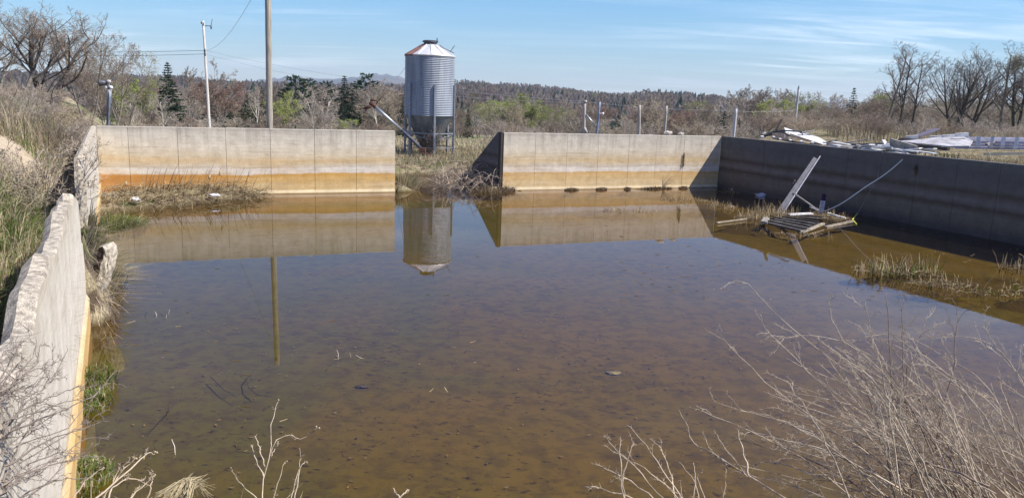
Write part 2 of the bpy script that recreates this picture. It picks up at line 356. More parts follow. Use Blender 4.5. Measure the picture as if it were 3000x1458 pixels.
def ground_z(x, y, inside=None):
    x = np.asarray(x, float); y = np.asarray(y, float)
    dl, db, dr = dists(x, y)
    # outside heights
    field = .38-.046*np.maximum(0, db-18); field = np.maximum(field, -4.6-.004*np.maximum(0, db-120))
    ch = seg_dist(x, y, (-2.4, 31.0), (-4.2, 35.4)); chz = -.45+.42*np.maximum(0, ch-.35)
    field = np.where(db < 9, np.minimum(field+.75*ss(-.5, 1.2, x+1.95+.43*(y-32.2))*ss(9, 3, db), chz), field)
    wl_ = ss(-.3, 2.6, dl); wr_ = ss(.262, .325, x/np.maximum(y, 5.))
    zl = 2.15+.012*np.clip(y-16, 0, 45)-.06*np.clip(y-60, 0, 110)+.10*vnoise(x, y, .6, 3)-.55*ss(1.2, 0, dl)*ss(13, 9, y)
    zr = 2.12+.09*vnoise(x, y, .7, 5)-.055*np.maximum(0, np.minimum(y, 190)-70)
    brk = ss(11.3, 12.0, y)*ss(15.6, 14.9, y)
    zl = zl*(1-brk)+brk*np.minimum(zl, 1.35+.9*np.maximum(0, dl))
    zo = field+(zl-field)*wl_; zo = zo+(zr-zo)*wr_
    zo = zo+.05*vnoise(x, y, 1.7, 9)*ss(0, 3, db+6)
    # inside heights
    zi = np.full_like(x, -.6)
    shelf = seg_dist(x, y, (-13.6, 25.4), (-10.2, 27.9)); shelf2 = seg_dist(x, y, (-12.8, 23.0), (-9.9, 27.0))
    zi = np.maximum(zi, .30-.36*shelf); zi = np.maximum(zi, .22-.34*shelf2+.05*vnoise(x, y, 2.2, 1))
    zi = np.maximum(zi, (1.15+3.6*np.minimum(0, dl))*ss(11.5, 12.2, y)*ss(16.2, 14.7, y)-.6*(1-ss(11.5, 12.2, y)*ss(16.2, 14.7, y))+.05*vnoise(x, y, 3, 4))
    for (mx_, my_, ax, ay, hh) in MOUNDS:
        q = ((x-mx_)/ax)**2+((y-my_)/ay)**2
        zi = np.maximum(zi, -.6+hh*np.exp(-q*.55)+.03*vnoise(x, y, 4, 2)*np.exp(-q))
    zi = np.maximum(zi, np.minimum(2.1, (6.0-y+.06*x)*.70-.25+.12*vnoise(x, y, 1.3, 8)))
    # the gap in the back wall opens without a step
    gap = ss(-4.9, -4.55, x)*ss(-.45, -.75, x)
    k = ss(-1.0, .35, db)*gap
    zi = zi+(np.maximum(zo, zi)-zi)*k
    if inside is None: inside = np.maximum(np.maximum(dl, db), dr) < 0
    return np.where(inside, zi, zo)
def axis(lo, hi, step, far_lo, far_hi, g=1.22):
    a = list(np.arange(lo, hi+1e-6, step)); s_ = step
    while a[-1] < far_hi: s_ *= g; a.append(a[-1]+s_)
    s_ = step; b = []
    q = lo
    while q > far_lo: s_ *= g; q -= s_; b.append(q)
    return np.array(b[::-1]+a)
CELL = .24
gx = axis(-24, 22, CELL, -4000, 4000); gyy = axis(-6, 44, CELL, -1500, 7000)
X, Y = np.meshgrid(gx, gyy); x = X.ravel().copy(); y = Y.ravel().copy()
dl, db, dr = dists(x, y)
D = np.stack([dl, db, dr]); which = D.argmax(0); d = D.max(0)
N2 = np.array([LN, BN, RN])[which]
gapm = (which == 1) & (x > -4.75) & (x < -.5); brkm = (which == 0) & (y < -1)
near = (np.abs(d) < CELL*1.55) & ~gapm & ~brkm & (y > 1.2)
inner = near & (d < CELL*.75); innerS = inner & (d > -CELL*.75); outerS = near & (d >= CELL*.75)
x = np.where(innerS, x+N2[:, 0]*(.06-d), x); y = np.where(innerS, y+N2[:, 1]*(.06-d), y)
x = np.where(outerS, x+N2[:, 0]*(.27-d), x); y = np.where(outerS, y+N2[:, 1]*(.27-d), y)
ins = np.where(near, d < CELL*.75, d < 0)
z = ground_z(x, y, ins)
nx_, ny_ = len(gx), len(gyy)
idx = np.arange(nx_*ny_).reshape(ny_, nx_)
F = np.stack([idx[:-1, :-1], idx[:-1, 1:], idx[1:, 1:], idx[1:, :-1]], -1).reshape(-1, 4)
me = bpy.data.meshes.new('ground'); me.from_pydata(np.stack([x, y, z], 1).tolist(), [], F.tolist()); me.materials.append(M_ground)
me.polygons.foreach_set('use_smooth', [True]*len(F)); me.update()
o = bpy.data.objects.new('ground', me); COL.objects.link(o); tag(o, 'rough grassy ground around the concrete pond', 'ground', kind='structure')
# silt floor of the pond and the water sheet
def sheet(name, poly, z, mat, n=1):
    m = MB(); m.add([(a, b, z) for a, b in poly], [tuple(range(len(poly)))]); return m.build(name, mat)
def inset(off):                                    # pond outline moved outwards by off
    def X2(n1, c1, n2, c2):
        A = np.array([n1, n2]); return tuple(np.linalg.solve(A, np.array([c1, c2])))
    NN = (0., -1.)
    return [X2(LN, LC+off, NN, -1.5), X2(RN, RC+off, NN, -1.5), X2(RN, RC+off, BN, BC+off), X2(LN, LC+off, BN, BC+off)]
tag(sheet('pond_floor', inset(.12), -.33, M_silt), 'brown silt floor under the shallow pond water', 'pond floor', kind='structure')
pp = inset(.14); wpoly = [pp[0], pp[1], pp[2], (-.4, by(-.4)+.15), (-.6, 37.5), (-6.0, 37.5), (-4.85, by(-4.85)+.15), pp[3]]
tag(sheet('pond_water', wpoly, 0., M_water), 'still shallow brown pond water mirroring the blue sky', 'water', kind='structure')

# ------------------------------------------------------------------ hills and the far wood
def azel(px, py):
    d = ray(px, py); return math.atan2(d[0], d[1]), d[2]/math.hypot(d[0], d[1])
def profile(pts):
    a = np.array([azel(*p) for p in pts]); return lambda t: np.interp(t, a[:, 0], a[:, 1])
HILL = profile([(-900, 205), (-300, 225), (0, 232), (300, 240), (420, 244), (520, 244), (640, 258), (760, 260), (900, 264), (1050, 268), (1200, 266), (1330, 256), (1450, 262), (1560, 268), (1700, 284), (1790, 295), (1850, 292), (1920, 283), (2000, 286), (2060, 294), (2150, 311), (2260, 330), (2500, 342), (2900, 350), (3600, 360)])
HR = 820.
def hill_z(th, r):
    k = np.clip((r-150)/(HR-150), 0, 1.6)
    top = EYE+HR*HILL(th)
    s_ = np.where(k < 1, k**1.25, 1-(k-1)*.8)
    return -5.0+(top+5.0)*s_+1.5*np.sin(th*37+r*.02)*np.sin(np.clip(k, 0, 1)*math.pi)
M_hill = simple('leaf_litter_slope', (.13, .105, .085), .95, .3, .05, bump=0)
th = np.linspace(R_(-52), R_(52), 209); rr = np.linspace(140, 1180, 53)
TH, RR = np.meshgrid(th, rr); Z = hill_z(TH, RR); Z[0] -= 1.2
V = np.stack([RR*np.sin(TH), RR*np.cos(TH), Z], -1).reshape(-1, 3); a_, b_ = TH.shape
idx = np.arange(a_*b_).reshape(a_, b_); F = np.stack([idx[:-1, :-1], idx[1:, :-1], idx[1:, 1:], idx[:-1, 1:]], -1).reshape(-1, 4)
me = bpy.data.meshes.new('hills'); me.from_pydata(V.tolist(), [], F.tolist()); me.materials.append(M_hill); me.polygons.foreach_set('use_smooth', [True]*len(F)); me.update()
tag(COL.objects.link(bpy.data.objects.new('hills', me)) or bpy.data.objects['hills'], 'low wooded hills beyond the field', 'hills', kind='structure')
# blue mountain range far off
MT = profile([(-600, 250), (0, 262), (560, 252), (700, 240), (770, 233), (815, 229), (850, 222), (905, 228), (950, 231), (1000, 230), (1040, 225), (1075, 218), (1110, 216), (1150, 220), (1190, 229), (1260, 243), (1340, 258), (1500, 280), (1800, 296), (2050, 302), (2150, 298), (2250, 296), (2330, 301), (2420, 298), (2500, 299), (2600, 303), (2800, 310), (3000, 318), (3600, 330)])
t = NT('mountain_forest'); P = t.coord(); n = t.noise(t.mapping(P, (.004, .004, .012)), 1., 6, .65)
t.bsdf(t.mix(t.rng(n, .4, .62), (.03, .04, .045), (.10, .085, .08)), .95, 0, None, .05); M_mt = t.m
th = np.linspace(R_(-52), R_(52), 417); rr = np.linspace(2600, 6000, 26); TH, RR = np.meshgrid(th, rr); K = np.clip((RR-2600)/2400, 0, 1.5)
top = EYE+5000*MT(TH)+4*np.sin(TH*411)+3*np.sin(TH*977); Z = -10+(top+10)*np.where(K < 1, K**.8, 1-(K-1)*.7)
V = np.stack([RR*np.sin(TH), RR*np.cos(TH), Z], -1).reshape(-1, 3); a_, b_ = TH.shape
idx = np.arange(a_*b_).reshape(a_, b_); F = np.stack([idx[:-1, :-1], idx[1:, :-1], idx[1:, 1:], idx[:-1, 1:]], -1).reshape(-1, 4)
me = bpy.data.meshes.new('mountain'); me.from_pydata(V.tolist(), [], F.tolist()); me.materials.append(M_mt); me.polygons.foreach_set('use_smooth', [True]*len(F)); me.update()
o = bpy.data.objects.new('mountain', me); COL.objects.link(o); tag(o, 'long blue mountain ridge on the horizon', 'mountain', kind='structure')
def leafmat2(name, c, tr=.5):
    t = NT(name); n = t.noise(t.coord('obj'), .08, 3); col = t.mix(t.rng(n, .3, .7), vary(c, .8), vary(c, 1.2))
    b = t.n.new('ShaderNodeBsdfDiffuse'); t.put(b.inputs[0], col); q = t.n.new('ShaderNodeBsdfTranslucent'); t.put(q.inputs[0], col)
    s = t.n.new('ShaderNodeMixShader'); s.inputs[0].default_value = tr; t.l.new(b.outputs[0], s.inputs[1]); t.l.new(q.outputs[0], s.inputs[2]); t.l.new(s.outputs[0], t.out.inputs[0]); return t.m
# forest on the hills: thousands of small bare crowns and firs in one mesh
FC = [leafmat2('far_bare_crowns', (.225, .19, .165)), leafmat2('far_fir', (.040, .062, .050), .2), leafmat2('far_grey_crowns', (.25, .22, .20)), leafmat2('far_red_buds', (.235, .18, .155)), leafmat2('far_green_buds', (.215, .225, .12))]
rs = np.random.RandomState(4)
def cone_tree(x, y, z, h, r, mi):
    vs = []; fs = []; mm = []
    for k, (z0, z1, q) in enumerate(((.08, .55, 1.), (.32, .8, .72), (.58, 1.0, .45))):
        b = len(vs); n = 6; a0 = rs.rand()*6
        for j in range(n):
            a = a0+6.2832*j/n; rr_ = r*q*(.75+.5*rs.rand()); vs.append((x+rr_*math.cos(a), y+rr_*math.sin(a), z+h*z0*(.8+.4*rs.rand())))
        vs.append((x, y, z+h*z1)); fs += [(b+j, b+(j+1) % n, b+n) for j in range(n)]
    return vs, fs
def broom(x, y, z, h, r, n=30):
    vs = []; fs = []
    for k in range(n):
        a = rs.rand()*6.2832; q = math.sqrt(rs.rand()); w = r*(.12+.14*rs.rand()); lo = h*(.10+.66*rs.rand()*(1-.25*q*q)); hi = lo+h*(.10+.20*rs.rand()); hi = min(hi, h*(1.02-.3*q*q))
        cx_, cy_ = x+r*q*math.cos(a), y+r*q*math.sin(a); e = rs.rand()*6.28; b = len(vs)
        vs += [(cx_*.85+x*.15, cy_*.85+y*.15, z+lo*.95), (cx_+w*math.cos(e), cy_+w*math.sin(e), z+lo+(hi-lo)*.55), (cx_+w*.4*math.cos(e+2), cy_+w*.4*math.sin(e+2), z+hi), (cx_-w*math.cos(e), cy_-w*math.sin(e), z+lo+(hi-lo)*.6)]
        fs.append((b, b+1, b+2, b+3))
    return vs, fs
fm = MB(); cnt = 0
while cnt < 5200:
    thv = R_(-44)+R_(88)*rs.rand(); r = 190+(HR+40-190)*rs.rand()**.62
    px_ = thv; z = float(hill_z(np.array(thv), np.array(r))); x_, y_ = r*math.sin(thv), r*math.cos(thv)
    # the small green meadow near the top of the hill on the right
    a1, a2 = azel(1905, 283)[0], azel(2075, 283)[0]
    if a1 < thv < a2 and 640 < r < 735: continue
    con = .26+.24*math.sin(thv*23+r*.013)+.10*math.sin(thv*71)+(.45 if (thv > azel(1900, 280)[0] and thv < azel(2160, 290)[0] and r > 735) else 0)
    h = (6.0+4.5*rs.rand()); u = rs.rand()
    if u < con: vs, fs = cone_tree(x_, y_, z-.3, h*.84, 1.9+1.0*rs.rand(), 1); mi = 1
    else:
        vs, fs = broom(x_, y_, z-.3, h, 3.0+1.6*rs.rand()); v = rs.rand(); mi = 0 if v < .5 else 2 if v < .88 else 3 if v < .96 else 4
    fm.add(vs, fs, mi); cnt += 1
tag(fm.build('forest', FC), 'mixed bare and evergreen forest covering the far hills', 'forest', kind='stuff')
M_mead = simple('hill_meadow_grass', (.13, .20, .06), .95, .2, .2, bump=0)
m = MB(); a1, a2 = azel(1905, 283)[0], azel(2075, 283)[0]; vs = []; fs = []
for i in range(13):
    for r in (640, 665, 690, 715, 735):
        tv = a1+(a2-a1)*i/12; vs.append((r*math.sin(tv), r*math.cos(tv), float(hill_z(np.array(tv), np.array(float(r))))+.8))
for i in range(12):
    for j in range(4): fs.append((i*5+j, i*5+j+1, i*5+j+6, i*5+j+5))
m.add(vs, fs); tag(m.build('meadow_field', M_mead), 'small green meadow near the top of the wooded hill', 'meadow', kind='structure')

# ------------------------------------------------------------------ concrete walls
rw = random.Random(3)
def panel_wall(name, pts_u, base, udir, nrm, top, mats, label, zlo=-.7, thick=.27, lip=True, irregular=0.):
    """panels between joints at distances pts_u along udir from base; nrm points to the pond side"""
    m = MB(); u = Vector((*udir, 0)); n = Vector((*nrm, 0)); B = Vector((*base, 0)); g = .006
    for a, b in zip(pts_u[:-1], pts_u[1:]):
        f = rw.uniform(-.006, .004); dt = rw.uniform(-irregular, irregular)
        p = [B+u*(a+g)+n*f, B+u*(b-g)+n*f, B+u*(b-g)-n*thick, B+u*(a+g)-n*thick]
        ch = .014
        lo = [q+Vector((0, 0, zlo)) for q in p]; t0 = top+dt
        mid = [q+Vector((0, 0, t0-ch)) for q in p]
        hi = [p[0]+u*ch-n*ch+Vector((0, 0, t0)), p[1]-u*ch-n*ch+Vector((0, 0, t0)), p[2]-u*ch+n*ch+Vector((0, 0, t0)), p[3]+u*ch+n*ch+Vector((0, 0, t0))]
        vs = [tuple(q) for q in lo+mid+hi]
        m.add(vs, [(0, 1, 5, 4), (1, 2, 6, 5), (2, 3, 7, 6), (3, 0, 4, 7), (4, 5, 9, 8), (5, 6, 10, 9), (6, 7, 11, 10), (7, 4, 8, 11), (8, 9, 10, 11)])
    a, b = pts_u[0], pts_u[-1]                     # dark core seen in the joints
    q = [B+u*(a+.03)-n*.03, B+u*(b-.03)-n*.03, B+u*(b-.03)-n*(thick-.03), B+u*(a+.03)-n*(thick-.03)]
    m.hexa([tuple(w+Vector((0, 0, zlo))) for w in q]+[tuple(w+Vector((0, 0, top-.03))) for w in q], 1)
    if lip:
        q = [B+u*a+n*.07, B+u*b+n*.07, B+u*b-n*.01, B+u*a-n*.01]; q2 = [B+u*a+n*.025, B+u*b+n*.025, B+u*b-n*.01, B+u*a-n*.01]
        m.hexa([tuple(w+Vector((0, 0, zlo))) for w in q]+[tuple(w+Vector((0, 0, .085))) for w in q2], 0)
    o = m.build(name, mats); tag(o, label, 'wall'); return o
UB = Vector((.918, .3966)); B0 = Vector((0, 32.306))
def ub(px, py): p = onb(px, py); return p[0]*UB.x+(p[1]-32.306)*UB.y
joints = [ub(CORNER_L[0] and 300, 480)*0+(-14.2*1.0893)]+[ub(px, 450) for px in (378, 522, 663, 793, 922, 1044)]+[ub(1158, 450)]
panel_wall('concrete_wall', joints, B0, UB, (.3966, -.918), 2.4, [M_back, M_joint], 'sunlit back wall section left of the gap, stained orange above a reed bank', irregular=.006)
joints = [ub(1474, 480)]+[ub(px, 450) for px in (1568, 1661, 1752, 1842, 1922, 2003, 2082)]+[9.639*1.0893]
wr = panel_wall('concrete_wall', joints, B0, UB, (.3966, -.918), 2.4, [M_back, M_joint], 'sunlit back wall section right of the gap, cut by a slanting shadow', irregular=.005)
# wing wall running back from the gap, with a post at its head
m = MB(); n = Vector((-.3966, .918, 0)); p0 = Vector((-.51, by(-.51), 0))+n*.275; q = Vector((UB.x, UB.y, 0))
prof = [(0, 2.4), (.35, 2.4), (3.4, .75), (3.4, -.5), (0, -.5)]
m.slab([p0+n*a+Vector((0, 0, b)) for a, b in prof], q*.24)
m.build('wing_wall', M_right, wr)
m = MB()
for k in range(2):
    c = p0-n*(.275-.09-.15*k)-q*.05
    m.hexa([tuple(c+q*a+n*b+Vector((0, 0, zz_))) for zz_ in (-.6, 2.42) for a, b in ((-.05, -.06), (.045, -.06), (.045, .06), (-.05, .06))])
m.build('end_post', M_joint, wr)
# right wall
UR = Vector((.3958, -.9183)); BR = Vector(CORNER_R)
def ur(px, py): p = onr(px, py); return (p[0]-BR.x)*UR.x+(p[1]-BR.y)*UR.y
joints = [.0]+[ur(px, py) for px, py in ((2236, 480), (2312, 480), (2395, 490), (2480, 500), (2577, 520), (2683, 520), (2795, 560), (2922, 560))]
st = joints[-1]-joints[-2]
for k in range(8): joints.append(joints[-1]+st)
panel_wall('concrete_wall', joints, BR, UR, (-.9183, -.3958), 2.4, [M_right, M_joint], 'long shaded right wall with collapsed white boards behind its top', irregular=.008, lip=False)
# dark openings where weeds grew out of the joints are tufts, added below
# left wall: near length with a crumbled top, a broken gap, then a far length to the corner
UL = Vector((-.4604, .8877)); BL = Vector((lx(0), 0)); NLi = Vector((.8877, .4604, 0))
def ul(yv): return yv*1.1265
m = MB(); T = .20; ys = np.concatenate([np.arange(1.0, 11.75, .10), [11.8, 12.0, 12.3, 12.8, 13.3, 13.8, 14.3, 14.7], np.arange(14.8, 26.3, .3), [26.17]])
def _q():
    g = random.Random(77); a = [g.random() for _ in range(200)]
    def f(v, s):
        k = v/s; i = int(k) % 199; t_ = k-int(k); return a[i]*(1-t_)+a[i+1]*t_
    return f
QN = _q()
def ltop(yv, e):
    z = 2.36
    z += .05*math.sin(yv*2.3)+.035*math.sin(yv*5.9+1)
    if yv < 9.2: z -= (.02+.055*QN(yv, .7)**2+.012*QN(yv, .3))*e
    if 9.0 < yv <= 10.4: z -= .03
    if 10.4 < yv <= 11.7: z = 2.36-.30*(yv-10.4)/1.3
    if 11.7 < yv <= 12.05: z = 1.35
    if 12.05 < yv < 14.85: z = .55+.08*rw.random()
    if 14.85 <= yv: z = min(2.4, 1.75+1.5*(yv-14.85))
    return z
rows = []
def rnd1(seed):                                     # smooth random profile with a chip here and there
    g = random.Random(seed); a = [g.random() for _ in range(140)]
    def f(v, s):
        k = v/s; i = int(k) % 139; t_ = k-int(k); return a[i]*(1-t_)+a[i+1]*t_
    return f
q1, q2, q3_ = rnd1(1), rnd1(2), rnd1(3)
for yv in ys:
    p = BL+UL*ul(yv); p3 = Vector((p.x, p.y, 0)); zt = ltop(yv, 1); zb = zt-.08*q1(yv, .7) if yv < 11.7 else zt
    c = .006+.03*q2(yv, .7)**2 if yv < 11.7 else .02
    zc = zt-.006-.10*q3_(yv, .9)**3-.012*q1(yv, .35) if yv < 10 else zt-.02
    rows.append([p3+NLi*.04+Vector((0, 0, -.7)), p3+NLi*.04+Vector((0, 0, .42)), p3+Vector((0, 0, .5 if zc > .6 else zc-.04)), p3+Vector((0, 0, zc)), p3-NLi*c+Vector((0, 0, zt)), p3-NLi*(T*.6)+Vector((0, 0, zt+.03*q2(yv, .4)-.01)), p3-NLi*T+Vector((0, 0, zb-.05)), p3-NLi*T+Vector((0, 0, -.7))])
nv = len(rows[0]); vs = [tuple(v) for r in rows for v in r]
for j in range(nv-1):
    fs = [(i*nv+j, (i+1)*nv+j, (i+1)*nv+j+1, i*nv+j+1) for i in range(len(rows)-1)]
    m.add(vs, fs, 1 if j in (3, 4, 5) else 0) if j == 0 else None
    if j: 
        for f in fs: m.f.append(f); m.m.append(1 if j in (3, 4, 5) else 0); m.sm.append(False)
m.f.append(tuple(range(nv))); m.m.append(0); m.sm.append(False)
o = m.build('concrete_wall', [M_left, M_rub]); tag(o, 'bright white left wall with a crumbled top and an orange foot, broken open midway', 'wall')
# the broken piece leaning at the break: a dark brown face and a pale fractured edge
OU = [(309, 718), (320, 730), (322, 750), (319, 770), (315, 792), (306, 812), (301, 836), (290, 856), (278, 868), (266, 884)]
IN = [(298, 724), (304, 738), (303, 754), (299, 772), (294, 792), (289, 812), (284, 832), (276, 850), (269, 862), (262, 878)]
LE = [(290, 722), (287, 736), (283, 752), (275, 772), (262, 792), (252, 810), (247, 828), (247, 846), (250, 862), (258, 876)]
m = MB(); g_ = random.Random(41); n_ = len(OU); rowsA = []
for i in range(n_):
    y0 = 12.78-.035*i; o_ = Vector(gy(*OU[i], y0)); a_ = Vector(gy(*IN[i], y0-.03)); l_ = Vector(gy(*LE[i], y0+.28))
    J = lambda s: Vector((g_.uniform(-s, s), g_.uniform(-s*2, s), g_.uniform(-s, s)))
    rowsA.append([l_, l_.lerp(a_, .5)+J(.008), a_+J(.012), a_.lerp(o_, .35)+J(.022), a_.lerp(o_, .7)+J(.022), o_+J(.012), o_+Vector((.02, .22, .02)), l_+Vector((.02, .20, .02))])
k_ = 8; vs = [tuple(p) for r_ in rowsA for p in r_]
for j in range(k_):
    fs = [(i*k_+j, (i+1)*k_+j, (i+1)*k_+(j+1) % k_, i*k_+(j+1) % k_) for i in range(n_-1)]
    if j == 0: m.add(vs, fs, 0)
    else:
        for f in fs: m.f.append(f); m.m.append(1 if 2 <= j <= 5 else 0); m.sm.append(False)
for f in (tuple(range(k_)), tuple((n_-1)*k_+j for j in range(k_))[::-1]): m.f.append(f); m.m.append(1); m.sm.append(False)
so_ = m.build('broken_slab', [simple('slab_face', (.12, .075, .045), .95, .4, 5, bump=.5), M_rub]); tag(so_, 'broken triangular slab with a ragged pale edge leaning at the left wall break', 'slab')
# ------------------------------------------------------------------ feed silo
t = NT('silo_corrugated_steel'); P = t.coord('obj'); n = t.noise(t.mapping(P, (2, 2, .5)), 1., 5); n2 = t.noise(t.mapping(P, (9, 9, .4)), 1., 4)
c = t.mix(t.rng(n, .35, .65), (.24, .275, .33), (.33, .365, .42)); c = t.mix(t.math('MULTIPLY', t.rng(n2, .48, .75), .55), c, (.12, .125, .14))
t.bsdf(c, .5, .0, t.bump(n2, .05, .01), .25); M_silo = t.m
t = NT('silo_roof_steel'); P = t.coord('obj'); xs = t.sep(P); n = t.noise(t.mapping(P, (1.6, 1.6, 1.6)), 1., 5, .6); n2 = t.noise(t.mapping(P, (3, 3, 3)), 1., 5)
an = t.math('ARCTAN2', xs[1], xs[0])
c = t.mix(t.rng(n2, .35, .65), (.60, .61, .63), (.74, .74, .75))
rust = t.math('ADD', t.rng(t.math('ABSOLUTE', t.math('SUBTRACT', an, -2.72)), .80, .30), t.math('MULTIPLY', t.math('SUBTRACT', n, .5), .9))
red = t.mix(t.rng(n2, .4, .6), (.19, .085, .07), (.28, .15, .12))
rm = t.rng(rust, .45, .60); c = t.mix(rm, c, red)
t.bsdf(c, t.math('ADD', .45, t.math('MULTIPLY', rm, .4)), t.math('MULTIPLY', t.math('SUBTRACT', 1., rm), .35), None, .4); M_roof = t.m
M_hop = simple('hopper_steel', (.19, .215, .235), .5, .25, 2.5, metal=.1, bump=.05, stretch=(1, 1, .4))
SC = Vector((-5.1, 45.4)); SR = 1.42
def gzn(x, y): return float(ground_z(np.array([x]), np.array([y]))[0])
zf = gzn(SC.x, SC.y)
def zat(px, py): return gy(px, py, SC.y-.3)[2]
Zeave, Zcyl, Ztop, Zcap = zat(1259, 164), zat(1259, 338), zat(1259, 131), zat(1259, 120)
silo = empty('feed_silo', (SC.x, SC.y, zf), 'tall corrugated feed silo on steel legs, with rust red on its white roof', 'silo')
L0 = lambda z: z-zf
m = MB(); prof = []; nc = 34
for i in range(nc*6+1):
    z = Zcyl+(Zeave-Zcyl)*i/(nc*6); prof.append((SR+.012*math.cos(2*math.pi*i/6), L0(z)))
m.lathe(prof, 72); m.build('body', M_silo, silo)
m = MB(); hz = L0(Zcyl); m.lathe([(SR*.985, hz), (SR*.96, hz-.05), (.27, hz-2.25), (.23, hz-2.32), (.22, hz-2.6)], 36); m.build('hopper', M_hop, silo)
m = MB(); z0 = L0(Zeave); z1 = L0(Ztop); vs = []
m.lathe([(SR*1.02, z0-.05), (SR*1.035, z0), (SR*1.03, z0+.02), (.42, z1), (.38, z1+.02), (0.02, z1+.02)], 48, smooth=False)
rf = m.build('roof', M_roof, silo)
m = MB()
for k in range(12):
    a = math.radians(k*30+9); m.beam((SR*1.02*math.cos(a), SR*1.02*math.sin(a), z0+.03), (.43*math.cos(a), .43*math.sin(a), z1+.02), .03, .045)
m.build('roof_seams', M_roof, rf)
m = MB(); z2 = L0(Zcap); m.lathe([(.37, z1), (.37, z1+.12), (.45, z1+.13), (.45, z2), (.36, z2+.04), (.02, z2+.05)], 28, smooth=False); m.build('lid', M_dsteel, silo)
m = MB(); m.tube([(.42, -.2, z2-.03), (.40, -.25, z2+.16)], .03, 5); m.tube([(.55, -.2, z1), (.75, -.25, z1-.15), (SR*.98, -.5, z0+.2)], .022, 5); m.build('lid_lever', M_dsteel, silo)
m = MB(); m.tube([(1.15, -.2, z0+.25), (1.42, -.3, z0+.62)], .018, 4); m.build('pull_rod', M_dsteel, silo)
base_an = math.atan2(-SC.y, -SC.x)                # direction to the viewer
legs = []
for k in range(6):
    a = base_an+math.radians(12+60*k); r = SR+.06; x, y = r*math.cos(a), r*math.sin(a); gg = gzn(SC.x+x, SC.y+y)-zf-.15
    ra = Vector((math.cos(a), math.sin(a), 0)); ta = Vector((-ra.y, ra.x, 0)); zt = L0(Zcyl)+1.75
    m = MB()
    for (da, dt, w, h) in ((0.045, 0, .10, .012), (0, .05, .012, .10), (0, -.05, .012, .10)):
        c = Vector((x, y, 0))+ra*da+ta*dt; pts = [c+ta*(sa*w/2)+ra*(sb*h/2) for sa, sb in ((-1, -1), (1, -1), (1, 1), (-1, 1))]
        m.hexa([tuple(q+Vector((0, 0, gg))) for q in pts]+[tuple(q+Vector((0, 0, zt))) for q in pts])
    m.build('leg', M_leg, silo); legs.append(Vector((x, y, 0)))
for k in range(6):
    a, b = legs[k], legs[(k+1) % 6]; m = MB(); zt = L0(Zcyl)-1.0; zb = .45
    m.beam(a+Vector((0, 0, zt)), b+Vector((0, 0, zt)), .05, .06); 
    m.beam(a+Vector((0, 0, zt-.05)), b+Vector((0, 0, zb+.4)), .03, .03); m.beam(a+Vector((0, 0, zb+.4)), b+Vector((0, 0, zt-.05)), .03, .03)
    m.beam(a+Vector((0, 0, zb)), b+Vector((0, 0, zb)), .045, .05)
    m.build('brace', M_leg, silo)

M_rustd = simple('dark_rust', (.12, .06, .045), .9, .5, 7)
# ------------------------------------------------------------------ grain auger leaning by the silo
ya = 42.6
A0, A1 = Vector(gy(1096, 310, ya)), Vector(gy(1206, 408, ya+.3)); A2 = Vector(gy(1238, 440, ya+.4))
au = empty('grain_auger', tuple(A2), 'rusty headed grain auger tube slanting up beside the silo', 'auger')
W0 = A2
def loc(p): return tuple(Vector(p)-W0)
m = MB(); mid = A0.lerp(A1, .72); m.tube([loc(A0), loc(mid)], .09, 12); m.build('tube', M_steel, au)
m = MB(); m.tube([loc(mid), loc(A1), loc(A2)], [.095, .095, .08], 12); m.build('lower_tube', simple('dull_blue_paint', (.075, .08, .115), .6, .3, 6), au)
m = MB(); d = (A0-A1).normalized(); m.tube([loc(A0-d*.1), loc(A0+d*.30)], [.12, .11], 10); m.tube([loc(A0+d*.1), loc(A0+d*.05+Vector((-.45, -.1, -.22)))], [.08, .09], 8)
m.tube([loc(A0+d*.28+Vector((0, 0, .1))), loc(A0+d*.1+Vector((.25, 0, .25)))], .06, 6)
m.tube([loc(A0+d*.05+Vector((-.45, -.1, -.22))), loc(A0+Vector((-.62, -.1, -.12)))], .05, 6); m.build('head', M_rustd, au)
m = MB(); m.tube([loc(A0+Vector((.1, 0, .1))), loc(Vector(gy(1134, 266, ya)))], .022, 5); m.build('rod', M_rustd, au)
m = MB(); m.box(loc(A2), (.35, .3, .28)); m.beam(loc(A2+Vector((-.1, 0, 0))), loc(A2+Vector((.5, .3, -.35))), .1, .1); m.build('boot', M_rustd, au)
m = MB(); bq = Vector((A1.x-.1, A1.y, gzn(A1.x, A1.y))); m.beam(loc(A1), loc(bq), .06, .06); bq2 = Vector((A1.x-.1, A1.y+.9, gzn(A1.x, A1.y+.9))); m.beam(loc(A1), loc(bq2), .06, .06); m.build('prop', M_dsteel, au)

# ------------------------------------------------------------------ poles, posts and lines
def pole(pxt, pxb, y, w, mat, name, label, cat, y2=None, ztop=None, sides=10, group=None, taper=.8):
    a = Vector(gy(*pxb, y)); b = Vector(gy(*pxt, y if y2 is None else y2)); g = gzn(a.x, a.y)
    d = (b-a); k = (g-.3-a.z)/d.z; foot = a+d*k
    if ztop is not None: b = a+d*((ztop-a.z)/d.z)
    root = empty(name, (foot.x, foot.y, g), label, cat, group); O = Vector((foot.x, foot.y, g))
    m = MB(); n_ = 9; pts = [foot.lerp(b, i/n_)-O+Vector((rw.uniform(-1, 1), rw.uniform(-1, 1), 0))*w*.05 for i in range(n_+1)]
    m.tube(pts, [w/2*(1-(1-taper)*i/n_) for i in range(n_+1)], sides); m.build('shaft', mat, root)
    return root, O, foot, b
ZP = 12.0
p_w, O, foot, b = pole((786, 76), (790, 372), 36, .29, M_pole, 'utility_pole', 'thick weathered wooden pole close behind the left back wall, taller than the photo', 'pole')
